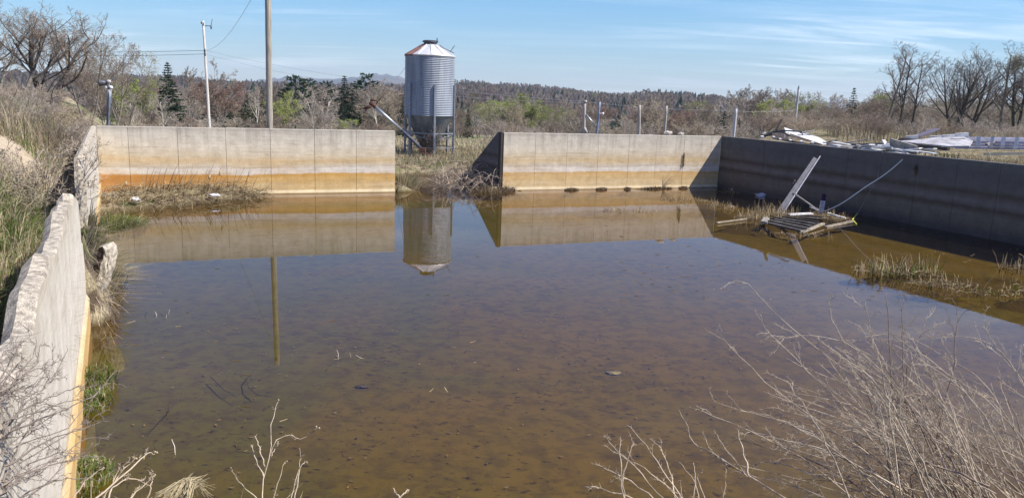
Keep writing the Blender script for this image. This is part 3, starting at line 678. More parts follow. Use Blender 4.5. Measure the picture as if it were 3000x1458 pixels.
# its top from its mirror image in the water
d = ray(808, 1066); k = 36/d[1]; zt = -(EYE+d[2]*k)
bpy.data.objects.remove([c for c in p_w.children][0]); top = foot+(b-foot)*((zt-foot.z)/(b.z-foot.z))
m = MB(); pts = [foot.lerp(top, i/12)-O+Vector((rw.uniform(-.012, .012), rw.uniform(-.012, .012), 0)) for i in range(13)]
m.tube(pts, [.150-.022*i/12 for i in range(13)], 14); m.build('shaft', M_pole, p_w)
m = MB(); m.beam(tuple(top-O+Vector((0, -.16, -.4))), tuple(top-O+Vector((0, -.17, -.25))), .12, .06); m.build('bracket', M_dsteel, p_w)
WOODTOP = top+Vector((0, 0, -.35))
u_w, O, foot, b = pole((595, 62), (614, 372), 70, .27, M_wpole, 'utility_pole', 'slim bleached utility pole with a side bracket and insulators at its top', 'pole', taper=.72)
def pxy(px, py, y): return Vector(gy(px, py, y))
m = MB(); m.beam(tuple(pxy(600, 76, 70)-O), tuple(pxy(618, 77, 70)-O), .06, .06); m.build('arm', M_dsteel, u_w)
def insulator(parent, p, s=.07, mat=None):
    m = MB(); m.lathe([(.02, -2*s), (s*.7, -1.8*s), (s, -s), (s*.6, -.6*s), (s, 0), (s*.6, .4*s), (s*.9, s), (.02, 1.4*s)], 10); o = m.build('insulator', mat or M_dsteel, parent); o.location = p; return o
insulator(u_w, pxy(618.5, 80, 70)-O, .085); insulator(u_w, pxy(590, 67, 70)-O, .06); insulator(u_w, pxy(600, 148, 69.8)-O, .09); insulator(u_w, pxy(601, 158.5, 69.8)-O, .09)
m = MB(); m.tube([pxy(618, 76, 70)-O, pxy(620, 66, 70)-O, pxy(622.5, 56, 70)-O], .025, 4); m.build('pin', M_dsteel, u_w)
m = MB(); m.tube([pxy(596, 66, 69.85)-O, pxy(596, 76, 69.85)-O], .05, 6); m.build('fitting', M_dsteel, u_w)
def wire(p0, p1, sag, r, label, mat, name='power_line', group=None, n=24):
    p0 = Vector(p0); p1 = Vector(p1); m = MB()
    pts = [p0.lerp(p1, i/n)-Vector((0, 0, sag*4*(i/n)*(1-i/n))) for i in range(n+1)]
    m.tube(pts, r, 4); return tag(m.build(name, mat), label, 'wire', group)
wa, wb = pxy(600, 148, 69.8), pxy(601, 158.5, 69.8)
wire(pxy(-260, 132, 74), wa, .35, .016, 'upper of two dark lines running left from the bleached utility pole past bare trees', M_wire)
wire(pxy(-260, 145, 74), wb, .35, .016, 'lower of two dark lines running left from the bleached utility pole past bare trees', M_wire)
PT = pxy(1713, 301, 47)
wire(wa, PT+Vector((0, 0, .06)), .55, .009, 'upper line running from the bleached utility pole past the silo to the forked posts', M_wireg)
wire(wb, PT+Vector((0, .1, -.03)), .85, .008, 'lower line running from the bleached utility pole past the silo to the forked posts', M_wireg)
wire(wa, WOODTOP, .9, .012, 'thin sagging line rising from the bleached utility pole to the thick wooden pole', M_wireg)
wire(pxy(1166, 224, 60), pxy(1192, 190, 46), .05, .012, 'short thin guy line at the left side of the silo', M_wireg)
# the row of old posts
PM = simple('old_post_wood', (.40, .375, .345), .9, .3, 5, stretch=(6, 6, .4), bump=.3)
p1, O1, f1, b1 = pole((1713, 298), (1711, 372), 47, .21, PM, 'wooden_post', 'crooked wooden post carrying a diagonal brace, left of the grey steel post', 'post', taper=.9)
m = MB(); m.tube([pxy(1712, 375, 47)-O1, pxy(1719, 390, 46.9)-O1], [.10, .09], 7); m.build('foot_stub', PM, p1); m = MB(); m.tube([pxy(1714, 294, 47)-O1, pxy(1714, 301, 47)-O1], .12, 8); m.build('head_block', PM, p1)
m = MB(); m.tube([pxy(1717, 335, 46.95)-O1, pxy(1746, 371, 46.95)-O1], .045, 8); m.build('brace', M_steel, p1)
MB_ = simple('blue_grey_steel', (.23, .28, .38), .55, .2, 6, metal=.3)
p2, O2, f2, b2 = pole((1757, 299), (1749, 390), 47, .19, MB_, 'steel_post', 'blue grey steel post with a small lamp on its side', 'post', sides=12, taper=.62)
m = MB(); m.tube([pxy(1754.5, 333, 46.9)-O2, pxy(1763, 333, 46.9)-O2], .035, 5); m.tube([pxy(1762, 333, 46.85)-O2, pxy(1768, 334, 46.8)-O2], [.07, .10], 8); m.build('lamp', M_plast, p2)
m = MB(); m.beam(pxy(1757, 299, 46.9)-O2, pxy(1752, 299, 46.9)-O2, .05, .05); m.build('top_arm', MB_, p2)
p3, O3, f3, b3 = pole((1874, 308), (1872, 392), 48, .19, PM, 'wooden_post', 'plain wooden post right of the steel post with no fitting', 'post', taper=.8)
p4, O4, f4, b4 = pole((1953, 311), (1946, 394), 48.5, .19, PM, 'wooden_post', 'wooden post leaning slightly above two pale stones on the back wall', 'post', taper=.75)
p5, O5, f5, b5 = pole((2157, 316), (2150, 391), 47, .17, simple('grey_white_post', (.55, .55, .57), .85, .2, 5, stretch=(6, 6, .4)), 'wooden_post', 'pale square headed post standing behind the wall corner beside a dark fir', 'post', taper=.95)
m = MB(); m.box(tuple(pxy(2156, 314, 47)-O5), (.16, .16, .14)); m.build('cap', PM, p5)
p6, O6, f6, b6 = pole((2340, 257), (2327, 384), 52, .20, simple('silver_pole', (.45, .45, .46), .8, .25, 6, stretch=(6, 6, .4)), 'utility_pole', 'grey leaning pole standing behind the heap of collapsed boards', 'pole', taper=.7)
m = MB(); m.beam(pxy(2340, 252, 51.95)-O6, pxy(2340.3, 262, 51.95)-O6, .05, .05); m.build('pin', M_dsteel, p6)
wire(PT+Vector((0, 0, .06)), pxy(2156, 325, 47), .12, .006, 'thin line strung along the row of old posts', M_wireg)
wire(pxy(2156, 325, 47), pxy(2335, 322, 52), .1, .006, 'thin line from the pale post to the leaning grey pole', M_wireg)
for (px, py, lab) in ((1956, 393, 'larger pale stone lying on the back wall beside a post foot'), (1995, 395, 'smaller pale stone lying on the right part of the back wall')):
    c = onb(px, py, .15); m = MB(); rr_ = .20 if px < 1970 else .15
    vs = []; fs = []; n1_, n2_ = 7, 10
    for i in range(n1_+1):
        for j in range(n2_):
            a = math.pi*i/n1_; b_ = 6.2832*j/n2_; q = rr_*(1+.25*math.sin(3*b_+i)+rw.uniform(-.1, .1)); vs.append((c[0]+q*math.sin(a)*math.cos(b_), c[1]+.5*q*math.sin(a)*math.sin(b_), 2.4+rr_*.45+.5*q*math.cos(a)))
    for i in range(n1_):
        for j in range(n2_): fs.append((i*n2_+j, i*n2_+(j+1) % n2_, (i+1)*n2_+(j+1) % n2_, (i+1)*n2_+j))
    m.add(vs, fs); tag(m.build('stone', simple('pale_stone', (.55, .5, .43), .9, .25, 9, bump=.5)), lab, 'stone')
# pole with a floodlight at the left corner
lp_y = 27.35
lp, O, foot, b = pole((319, 262), (317, 362), lp_y, .125, simple('grey_painted_pipe', (.17, .18, .20), .55, .2, 6, metal=.3), 'lamp_post', 'grey pipe post with a round floodlight, behind the left end of the back wall', 'lamp post', sides=14, taper=1.)
def q3(px, py, dy=0): return pxy(px, py, lp_y+dy)-O
m = MB(); c = q3(319.5, 255); m.lathe([(.01, 0), (.04, 0), (.055, .05), (.055, .16), (.075, .17), (.075, .235), (.05, .26), (.01, .265)], 14); o = m.build('sensor', simple('sensor_grey', (.42, .40, .38), .6, .2, 8), lp); o.location = c-Vector((0, 0, .02))
c = q3(312, 243); m = MB(); ax = Vector((-.93, -.30, -.05)).normalized()
m.tube([c, c+ax*.10, c+ax*.20, c+ax*.24], [.055, .09, .115, .12], 16); fl = m.build('floodlight', M_dsteel, lp)
m = MB(); m.tube([c+ax*.225, c+ax*.23], [.108, .106], 16); m.build('lens', M_porc, fl)
m = MB(); m.beam(q3(311, 247), q3(325, 247), .05, .05); m.beam(q3(318, 262), q3(318, 247), .06, .06); m.build('bracket', M_dsteel, lp)
for px in (312, 325.5):
    m = MB(); m.lathe([(.01, -.05), (.05, -.045), (.062, 0), (.045, .045), (.01, .05)], 12); o = m.build('lamp_head', M_porc, lp); o.location = q3(px, 256)
m = MB(); m.tube([q3(325, 262, -.08), q3(324, 300, -.08), q3(322, 350, -.08)], .012, 5); m.build('conduit', M_steel, lp)

# ------------------------------------------------------------------ collapsed building behind the right wall
def D(px, py, off): return Vector(onr(px, py, off))
def board(pa, pb, w, h, mat, label, cat='board', name='fallen_board', roll=0., group=None, taper=1.):
    m = MB(); a, b = Vector(pa), Vector(pb); m.beam(a, b, w, h, roll, taper=taper, mi=0)
    c = (a+b)/2; return tag(m.build(name, mat, loc=tuple(c)), label, cat, group)
def sheet_of(poly, thick, mat, label, cat, name, off=None):
    P = [Vector(p) for p in poly]; n = (P[1]-P[0]).cross(P[2]-P[0]).normalized()*thick
    m = MB(); m.slab([tuple(p) for p in P], tuple(n)); c = sum(P, Vector())/len(P)
    return tag(m.build(name, mat, loc=tuple(c)), label, cat)
# long white fascia, sloping down to the right
fas = sheet_of([D(2300, 374, 2.6), D(2328, 383, 2.4), D(2360, 388, 2.2), D(2400, 403, 1.9), D(2437, 423, 1.5), D(2408, 424, 1.2), D(2350, 406, 1.2), D(2306, 391, 1.4)], .05, M_white, 'long white fascia panel sloping onto the wall top, left in the collapsed heap', 'panel', 'fascia_panel')
sheet_of([D(2262, 389, 1.0), D(2310, 389, 1.5), D(2408, 422, 1.0), D(2330, 417, .55), D(2262, 404, .5)], .04, M_dwood, 'dark sheet added for the shade below the white fascia panel', 'roof piece', 'shade_sheet')  # dark sheet added to stand for the shade beneath the fascia
sheet_of([D(2290, 397, .85), D(2299, 393, .9), D(2299, 403, .8), D(2288, 406, .75)], .02, M_pwood, 'small yellowish plywood square under the white fascia', 'board', 'plywood_piece')
sheet_of([D(2311, 399, .72), D(2380, 417, .6), D(2370, 420, .5), D(2309, 408, .6)], .03, M_ply, 'brown plywood strip under the white fascia', 'board', 'plywood_strip')
for i, (px, py) in enumerate(((2234, 402), (2268, 403), (2287, 409), (2317, 412.5), (2349, 416), (2382, 419.5))):
    p = D(px, py, .35); board(p, p+Vector((.08, .35, .02)), .09 if i else .13, .055, M_white, ['white block at the far left end of the heap on the wall top', 'tilted white rafter end next to the dark roof edge', 'white rafter end under the plywood square', 'white rafter end in the middle of the row under the fascia', 'white rafter end, second from the right in the row under the fascia', 'white rafter end where the fascia meets the wall top'][i], 'rafter end', 'rafter_end', group='white rafter ends along the wall top')
m = MB(); pts = [D(2240, 402, .8), D(2250, 391, 1.0), D(2275, 384, 1.3), D(2310, 383, 1.4), D(2349, 386, 1.1), D(2351, 394, .9)]
m.tube(pts, .032, 6); tag(m.build('bent_pipe', M_dsteel), 'dark bent pipe arching over the left end of the heap', 'pipe')
sheet_of([D(2232, 391, 1.0), D(2241, 385, 1.1), D(2243, 390, 1.0), D(2236, 393, .95)], .05, M_white, 'small white scrap on the left tip of the dark roof edge', 'scrap', 'white_scrap')
sheet_of([D(2236, 398, .9), D(2256, 388, 1.2), D(2300, 379, 1.6), D(2296, 390, 1.4), D(2258, 396, 1.0)], .04, M_tarp, 'black roof edge piece at the left end of the heap', 'roof piece', 'roof_edge')
board(D(2275, 382, 1.5), D(2289, 352, 1.9), .10, .10, M_dwood, 'dark stick standing up out of the heap', name='upright_stick')
board(D(2345, 389, 1.6), D(2388, 383, 2.2), .20, .05, M_gwood, 'grey board sticking out behind the white fascia')
board(D(2430, 423, .9), D(2462, 429, .7), .28, .08, M_white, 'short white board at the lower end of the fascia')
board(D(2434, 419, 1.6), D(2534, 423.5, 1.4), .12, .10, M_pwood, 'long thin yellowish batten lying level behind the wall top')
sheet_of([D(2440, 425, .8), D(2470, 420, 1.4), D(2530, 424, 1.4), D(2545, 430, .9), D(2500, 435, .6)], .03, M_gwood, 'grey flat sheet lying on the wall top between the fascia and the white planks', 'sheet', 'grey_sheet')
board(D(2530, 422, 1.6), D(2602, 421, 1.5), .32, .06, M_gwood, 'wide grey board behind the bright white planks')
board(D(2524, 440, .45), D(2607, 426, 1.1), .20, .14, M_white, 'longest bright white plank slanting across the wall top')
board(D(2545, 437, .5), D(2590, 443, .45), .22, .05, M_white, 'flat white board under the longest white plank')
board(D(2570, 437, .7), D(2597, 446, .5), .22, .05, M_gwood, 'grey white board crossing below the longest plank')
board(D(2597, 443, .6), D(2634, 437, .9), .20, .06, M_white, 'white board end pointing up to the right beside the yellow strap')
board(D(2604, 433, 1.2), D(2630, 437, 1.0), .14, .05, M_white, 'narrow white slat behind the crossing boards')
board(D(2612, 445, .5), D(2648, 451, .4), .18, .05, M_white, 'white board lying by the knot of the rope')
board(D(2637, 441, .8), D(2662, 450, .45), .16, .05, M_white, 'rightmost white board touching the rope at the wall top')
board(D(2588, 411, 1.4), D(2596, 424, 1.3), .13, .05, M_white, 'short white stake tilted beside the black tar paper')
board(D(2609, 419, 1.5), D(2684, 441, .9), .10, .34, M_gwood, 'thick grey beam slanting down into the dry grass', 'beam', 'grey_beam')
sheet_of([D(2612, 418, 2.6), D(2640, 404, 3.0), D(2660, 404, 3.2), D(2705, 411, 3.0), D(2660, 414, 2.4)], .05, M_tarp, 'crumpled black tar paper behind the grey beam', 'tar paper', 'tar_paper')
sheet_of([D(2632, 418, 2.0), D(2700, 412, 2.6), D(2765, 404, 3.4), D(2812, 400, 4.0), D(2850, 416, 3.4), D(2840, 432, 2.2), D(2780, 433, 1.8), D(2740, 429, 1.7)], .06, simple('faded_white_siding', (.34, .34, .36), .8, .3, 3, c2=(.52, .51, .53), stretch=(1, 1, 5)), 'big faded white wall panel lying flat behind the dry grass', 'wall panel', 'wall_panel')
board(D(2672, 425, 1.5), D(2778, 437, 1.2), .13, .12, M_dwood, 'dark brown timber lying in front of the big faded panel', 'beam', 'dark_timber')
board(D(2668, 407, 5.0), D(2744, 378, 6.5), .30, .06, simple('purple_grey_board', (.13, .12, .17), .85, .25, 5), 'long purple grey board slanting up behind the black tar paper')
for px, py, lab in ((2655, 403, 'small white block on top of the black tar paper'), (2724, 404, 'white block lying on the back edge of the big faded panel'), (2762, 401, 'white stub behind the middle of the big faded panel'), (2800, 396, 'white stub with a grey board end, left of the slatted wall')):
    p = D(px, py, 3.2); board(p, p+Vector((.42, -.05, .05)), .14, .13, M_white, lab, 'block', 'white_block')
board(D(2766, 403, 3.6), D(2800, 397, 3.8), .22, .05, M_gwood, 'grey board end leaning on the white stub')
# fallen slatted wall with uprights
sw = empty('slatted_wall', tuple(D(2900, 415, 5.5)), 'low fallen wall of faded white siding with pale uprights behind the dry grass', 'fallen wall'); OW = D(2900, 415, 5.5)
for k in range(4):
    z0_, z1_ = 401+8.2*k, 401+8.2*(k+1)-.4
    m = MB(); m.slab([tuple(p-OW) for p in (D(2800, z0_, 5.2), D(3120, z0_+3, 6.2), D(3120, z1_+7, 6.1), D(2800, z1_+2, 5.1))], (0, .05, 0)); m.build('siding', simple('siding_lilac_%d' % k, (.46-.03*(k % 2), .45-.03*(k % 2), .50), .8, .3, 3), sw)
for px, w, h in ((2829, .15, 32), (2867, .14, 31), (2907, .11, 32), (2940, .13, 33), (2979, .13, 35), (3022, .13, 35)):
    a, b = D(px-4, 401+h, 4.9), D(px+1, 399+(px-2829)*.022, 5.0); m = MB(); m.beam(tuple(a-OW), tuple(b-OW), w, .07); m.build('upright', M_white, sw)
board(D(2884, 452, 1.7), D(3040, 449, 2.0), .16, .09, simple('fresh_pine', (.66, .58, .42), .8, .15, 6), 'long pale fresh batten lying in the green grass at the right edge')
board(D(2940, 405, 6.2), D(2890, 424, 4.9), .10, .08, M_gwood, 'grey pole leaning across the slatted wall')

# ------------------------------------------------------------------ wreckage standing in the pond
M_raft = simple('waterlogged_plank', (.27, .235, .18), .85, .5, 5, bump=.4)
M_slat = simple('wet_slat_wood', (.10, .085, .07), .85, .35, 6)
RF = Vector(gz(2345, 684, .06))
raft = empty('slatted_raft', tuple(RF), 'half sunk wooden frame of slats and white planks lying in the pond reeds', 'frame')
def rl(px, py, z): return Vector(gz(px, py, z))-RF
m = MB(); m.beam(rl(2348, 681, .05), rl(2412, 655, .10),   .12, .05); m.build('beam', M_raft, raft)
m = MB(); m.beam(rl(2418, 665, .03), rl(2500, 648, .05),  .12, .05); m.build('beam', M_raft, raft)
m = MB(); m.beam(rl(2238, 652, .10), rl(2246, 640, .12), .2, .09); m.build('end_board', M_gwood, raft)
for i, (a, b) in enumerate((((2241, 649), (2362, 677)), ((2258, 644), (2372, 668)), ((2270, 641), (2386, 662)), ((2290, 639), (2398, 655)), ((2312, 632), (2408, 640)))):
    m = MB(); m.beam(rl(*a, .08), rl(*b, .05), .04, .15); m.build('slat', M_slat, raft)
    m = MB(); m.beam(rl(a[0], a[1], .162), rl(b[0], b[1], .132), .045, .012); m.build('slat_edge', M_gwood, raft)
m = MB(); m.beam(rl(2310, 628, .2), rl(2378, 625, .2), .16, .05); m.build('rear_board', M_white, raft)
m = MB(); m.beam(rl(2424, 624, .2), rl(2478, 640, .08), .10, .05); m.build('side_board', M_white, raft)
# leaning steel channel
c0 = Vector(gz(2286, 622, .0)); yl = c0.y; topc = Vector(gy(2397, 455, yl+1.0))
ch = empty('steel_channel', tuple(c0), 'long grey steel channel leaning up out of the pond in front of the shaded wall', 'channel'); 
m = MB(); t_ = (topc-c0).normalized(); view = (c0-Vector(ORG)).normalized(); sd_ = t_.cross(view).normalized(); dp = sd_.cross(t_).normalized(); sd_ = -sd_ if sd_.x < 0 else sd_
bq_ = Vector((0, 0, 0))-t_*.4; L_ = (topc-c0)
for (o_, w_, h_, e) in ((-.03, .21, .02, 0), (.105, .05, .10, 1)):
    p0_ = bq_+sd_*o_; p1_ = L_*(1.0 if e else .945)+sd_*o_*.75
    cc = []
    for p in (p0_, p1_):
        for sa, sb in ((-1, -1), (1, -1), (1, 1), (-1, 1)): cc.append(tuple(p+sd_*sa*w_/2*(1 if p is p0_ else .75)+dp*sb*h_/2))
    m.add(cc, [(3, 2, 1, 0), (4, 5, 6, 7), (0, 1, 5, 4), (1, 2, 6, 5), (2, 3, 7, 6), (3, 0, 4, 7)], e)
m.build('rail', [simple('dull_grey_steel', (.17, .17, .185), .6, .2, 6, metal=.2), simple('bright_steel', (.40, .40, .43), .5, .2, 6, metal=.2)], ch)
m = MB(); p = L_*.47-sd_*.2; m.tube([p, p+sd_*.05+Vector((0, 0, .12))], .04, 6); m.tube([p-t_*.1, p+t_*.03], .035, 6); m.build('bolt', M_dsteel, ch)
sr = empty('stay_rod', tuple(gz(2394, 614, .2)), 'thin rod running from the leaning steel channel down to the frame', 'rod'); O = Vector(gz(2394, 614, .2))
m = MB(); m.tube([Vector(c0)+L_*.335-O, Vector((0, 0, 0))], .035, 7); m.build('rod', M_gwood, sr)
m = MB(); m.beam(pxy(2374, 605, O.y)-O, pxy(2396, 614, O.y)-O, .16, .07); m.build('foot_plate', M_white, sr)
ps = empty('short_post', tuple(gz(2405, 616, .05)), 'short white post with a dark blue top standing in the frame', 'post'); O = Vector(gz(2405, 616, .05))
m = MB(); m.beam((0, 0, -.3), tuple(pxy(2411, 588, O.y)-O), .15, .11); m.build('shaft', M_white, ps)
m = MB(); m.beam(tuple(pxy(2411, 587.5, O.y)-O), tuple(pxy(2414.5, 568, O.y)-O), .13, .10); m.build('cap', simple('navy_paint', (.02, .018, .05), .7, .3, 8), ps)
board(gz(2100, 652, .05), gz(2186, 641, .05), .06, .04, M_raft, 'weathered plank floating left of the reeds and the frame', name='floating_plank')
gb = random.Random(222)
for i in range(38):                                # loose boards strewn along the wall top
    px = gb.uniform(2420, 2720); f = gb.uniform(.45, 2.2); y0 = float(np.interp(px, [2400, 2720], [427, 452]))-2-f*7
    p = D(px, y0, f); a = gb.gauss(.15, .7); L = gb.uniform(.5, 1.7); d = Vector((UR.x*math.cos(a)-UR.y*math.sin(a), UR.y*math.cos(a)+UR.x*math.sin(a), gb.uniform(-.10, .24)))
    board(p-d*L/2, p+d*L/2, gb.uniform(.10, .26), .04, gb.choice((M_white, M_white, M_white, M_gwood, M_pwood)), 'loose thin board strewn among the collapsed heap along the right wall top', group='loose boards of the heap')
# rope and strap
m = MB(); ra, rb = Vector(onr(2662, 452, .1)), Vector(gz(2422, 617, .12)); pts = []
for i in range(25):
    k = i/24; p = ra.lerp(rb, k); p.z -= .20*4*k*(1-k)*(.8+.2*math.sin(k*9)); pts.append(p)
pts = [Vector(onr(2650, 447, .6)), Vector(onr(2658, 449, .3))]+pts+[rb+Vector((-.2, .1, -.05))]
m.tube(pts, .020, 6); tag(m.build('rope', M_rope), 'white rope slung from the wall top down to the frame in the pond', 'rope')
m = MB(); pts = [Vector(onr(2592, 443, .5)), Vector(onr(2586, 446, -.02)), Vector(onr(2578, 480, -.03)), Vector(onr(2571, 520, -.2))]
q0 = pts[-1]; q1 = Vector(gz(2511, 627, .12))
for i in range(1, 9): pts.append(q0.lerp(q1, i/8))
m.tube(pts, .008, 4); tag(m.build('cord', M_gwood), 'thin dull cord hanging down the shaded wall left of the white rope', 'cord')
m = MB(); m.tube([gz(2512, 625, .14), gz(2505, 634, .1), gz(2497, 643, .08), gz(2503, 650, .04), gz(2509, 656, .02)], .022, 5); tag(m.build('yellow_strap', M_strap), 'bright yellow strap end at the right corner of the frame', 'strap')
# scraps at the foot of the right wall and on the reed bank
def lump(name, c, sx_, sy_, sz_, mat, label, cat, seed):
    r = random.Random(seed); m = MB(); n1_, n2_ = 6, 12; vs = []; fs = []
    for i in range(n1_+1):
        for j in range(n2_):
            a = math.pi*i/n1_; b_ = 6.2832*j/n2_; q = r.uniform(.72, 1.2); vs.append((q*sx_*math.sin(a)*math.cos(b_), q*sy_*math.sin(a)*math.sin(b_), q*sz_*math.cos(a)))
    for i in range(n1_):
        for j in range(n2_): fs.append((i*n2_+j, i*n2_+(j+1) % n2_, (i+1)*n2_+(j+1) % n2_, (i+1)*n2_+j))
    m.add(vs, fs); o = m.build(name, mat); o.location = c; return tag(o, label, cat)
lump('plastic_sheet', tuple(gz(2240, 572, .03)), .45, .25, .10, M_plast, 'crumpled pale plastic sheet in the water at the foot of the shaded wall', 'plastic', 5)
lump('plastic_sheet', tuple(gz(2180, 556, .03)), .6, .2, .08, M_plast, 'flat strip of pale plastic in the shade by the wall corner', 'plastic', 6)
lump('plastic_bag', tuple(np.array(gz(397, 584, .3))), .16, .12, .08, M_plast, 'white plastic bag caught in the reed bank, left one', 'bag', 7)
lump('plastic_bag', tuple(np.array(gz(627, 572, .25))), .22, .12, .06, M_plast, 'white plastic bag lying at the wall foot behind the reeds, right one', 'bag', 8)
# ------------------------------------------------------------------ vegetation
def bark(name, c, var=.3): return simple(name, c, .9, var, 5, bump=.2, rnd=.14)
M_bark = bark('grey_bark', (.20, .175, .15)); M_twig = bark('brown_twigs', (.24, .19, .15))
M_barkD = bark('dark_bark', (.075, .065, .058)); M_twigD = bark('dark_twigs', (.155, .13, .115))
M_tan = bark('tan_twigs', (.40, .33, .25)); M_grey = bark('grey_twigs', (.36, .315, .27)); M_red = bark('red_bud_twigs', (.27, .195, .165))
M_birch = simple('birch_bark', (.62, .58, .52), .8, .2, 5, stretch=(1, 1, .5), bump=.1)
def leafmat(name, c, tr=.35, rnd=.15):
    t = NT(name); P = t.coord('obj'); n = t.noise(P, 3.5, 3); oi = t.n.new('ShaderNodeObjectInfo')
    col = t.mix(t.rng(n, .3, .7), vary(c, .62), vary(c, 1.3))
    k = t.math('ADD', t.math('MULTIPLY', oi.outputs['Random'], rnd*2), 1-rnd); v = t.n.new('ShaderNodeCombineXYZ')
    for i in range(3): t.put(v.inputs[i], k)
    col = t.mix(1., col, v.outputs[0], 'MULTIPLY')
    b = t.n.new('ShaderNodeBsdfDiffuse'); t.put(b.inputs[0], col); q = t.n.new('ShaderNodeBsdfTranslucent'); t.put(q.inputs[0], col)
    s = t.n.new('ShaderNodeMixShader'); s.inputs[0].default_value = tr; t.l.new(b.outputs[0], s.inputs[1]); t.l.new(q.outputs[0], s.inputs[2]); t.l.new(s.outputs[0], t.out.inputs[0])
    return t.m
M_bud = leafmat('yellow_green_leaves', (.27, .31, .085)); M_bud2 = leafmat('pale_green_leaves', (.28, .30, .14)); M_rbud = leafmat('red_buds', (.27, .165, .135))
M_fir = leafmat('fir_needles', (.032, .055, .030), .1); M_pine = leafmat('pine_needles', (.040, .072, .042), .12); M_fir2 = leafmat('olive_fir_needles', (.075, .085, .045), .1)
STRAW = [leafmat('straw_pale', (.50, .43, .28), .25), leafmat('straw_grey', (.36, .31, .225), .25), leafmat('straw_brown', (.27, .205, .125), .25)]
GREEN = [leafmat('grass_green', (.115, .175, .045), .35), leafmat('grass_olive', (.175, .18, .065), .35)]
REEDM = [leafmat('reed_pale', (.46, .38, .24), .2), leafmat('reed_brown', (.24, .17, .10), .2), leafmat('reed_dark', (.115, .075, .045), .15), leafmat('reed_green', (.15, .20, .055), .3)]

def rvec(r): 
    while True:
        v = Vector((r.uniform(-1, 1), r.uniform(-1, 1), r.uniform(-1, 1)))
        if .05 < v.length < 1: return v.normalized()
def grow(mT, mC, p, d, L, r, lv, P, rg, tips):
    ns = P['seg'][min(lv, len(P['seg'])-1)]; pts = [p.copy()]; dirs = [d.copy()]; q = p.copy(); dd = d.copy()
    for i in range(ns):
        dd = (dd+rvec(rg)*P['wob']*(1+.3*lv)+Vector((0, 0, 1))*P['up'][min(lv, len(P['up'])-1)]).normalized()
        q = q+dd*(L/ns); pts.append(q.copy()); dirs.append(dd.copy())
    e = P['taper'] if lv == 0 else .35
    rad = [max(P['rmin'], r*(1-(1-e)*i/ns)) for i in range(ns+1)]
    (mT if lv <= P['tl'] else mC).tube(pts, rad, (7, 5, 4, 3, 3, 3)[lv] if lv < 6 else 3, 0, cap=(lv == 0))
    if lv >= P['max']: tips.append(q); return
    n = P['n'][lv]
    for k in range(n):
        t = P['st'][min(lv, len(P['st'])-1)]; t = t+(1-t)*((k+rg.random())/n)
        f = t*ns; i = min(int(f), ns-1); base = pts[i].lerp(pts[i+1], f-i); ax = dirs[min(i+1, ns)]
        side = ax.cross(rvec(rg)); side = side.normalized() if side.length > .01 else ax.orthogonal().normalized()
        an = math.radians(rg.uniform(*P['ang'])); nd = (ax*math.cos(an)+side*math.sin(an)).normalized()
        ln = L*P['ratio'][min(lv, len(P['ratio'])-1)]*(1.12-.55*t)*rg.uniform(.7, 1.25)
        grow(mT, mC, base, nd, ln, max(P['rmin'], rad[i]*P['rr']), lv+1, P, rg, tips)
def bare_tree(seed, H=7., r=.16, stems=1, lean=.15, **kw):
    P = dict(seg=(7, 6, 4, 3, 2), wob=.10, up=(.05, .07, .05, .03, .02), taper=.3, rmin=.006, tl=1, max=4, n=(9, 7, 5, 4), st=(.28, .25, .2, .15), ang=(25, 62), ratio=(.52, .5, .5, .5), rr=.55)
    P.update(kw); rg = random.Random(seed); mT, mC = MB(), MB(); tips = []
    for s in range(stems):
        a = s*6.2832/max(1, stems)+rg.random(); ln = lean*(1 if stems > 1 else .4)
        d = Vector((math.cos(a)*ln, math.sin(a)*ln, 1)).normalized()
        grow(mT, mC, Vector((math.cos(a)*.12*(stems > 1), math.sin(a)*.12*(stems > 1), -.15)), d, H*rg.uniform(.74, .9)*(1 if s == 0 else .92), r*rg.uniform(.8, 1.1), 0, P, rg, tips)
    return mT, mC, tips
def add_leaves(m, tips, n, size, mi, rg, spread=.3):
    for _ in range(n):
        c = rg.choice(tips)+rvec(rg)*spread*rg.random()**.5; a = rvec(rg); b = a.orthogonal(); s = size*rg.uniform(.6, 1.3)
        m.add([tuple(c+a*s), tuple(c+b*s*.5), tuple(c-a*s), tuple(c-b*s*.5)], [(0, 1, 2, 3)], mi)
def merge(*ms):                                     # (MB, material index)
    o = MB()
    for m, mi in ms:
        b = len(o.v); o.v += m.v; o.f += [tuple(i+b for i in f) for f in m.f]; o.m += [mi if mi is not None else q for q in m.m]; o.sm += m.sm
    return o
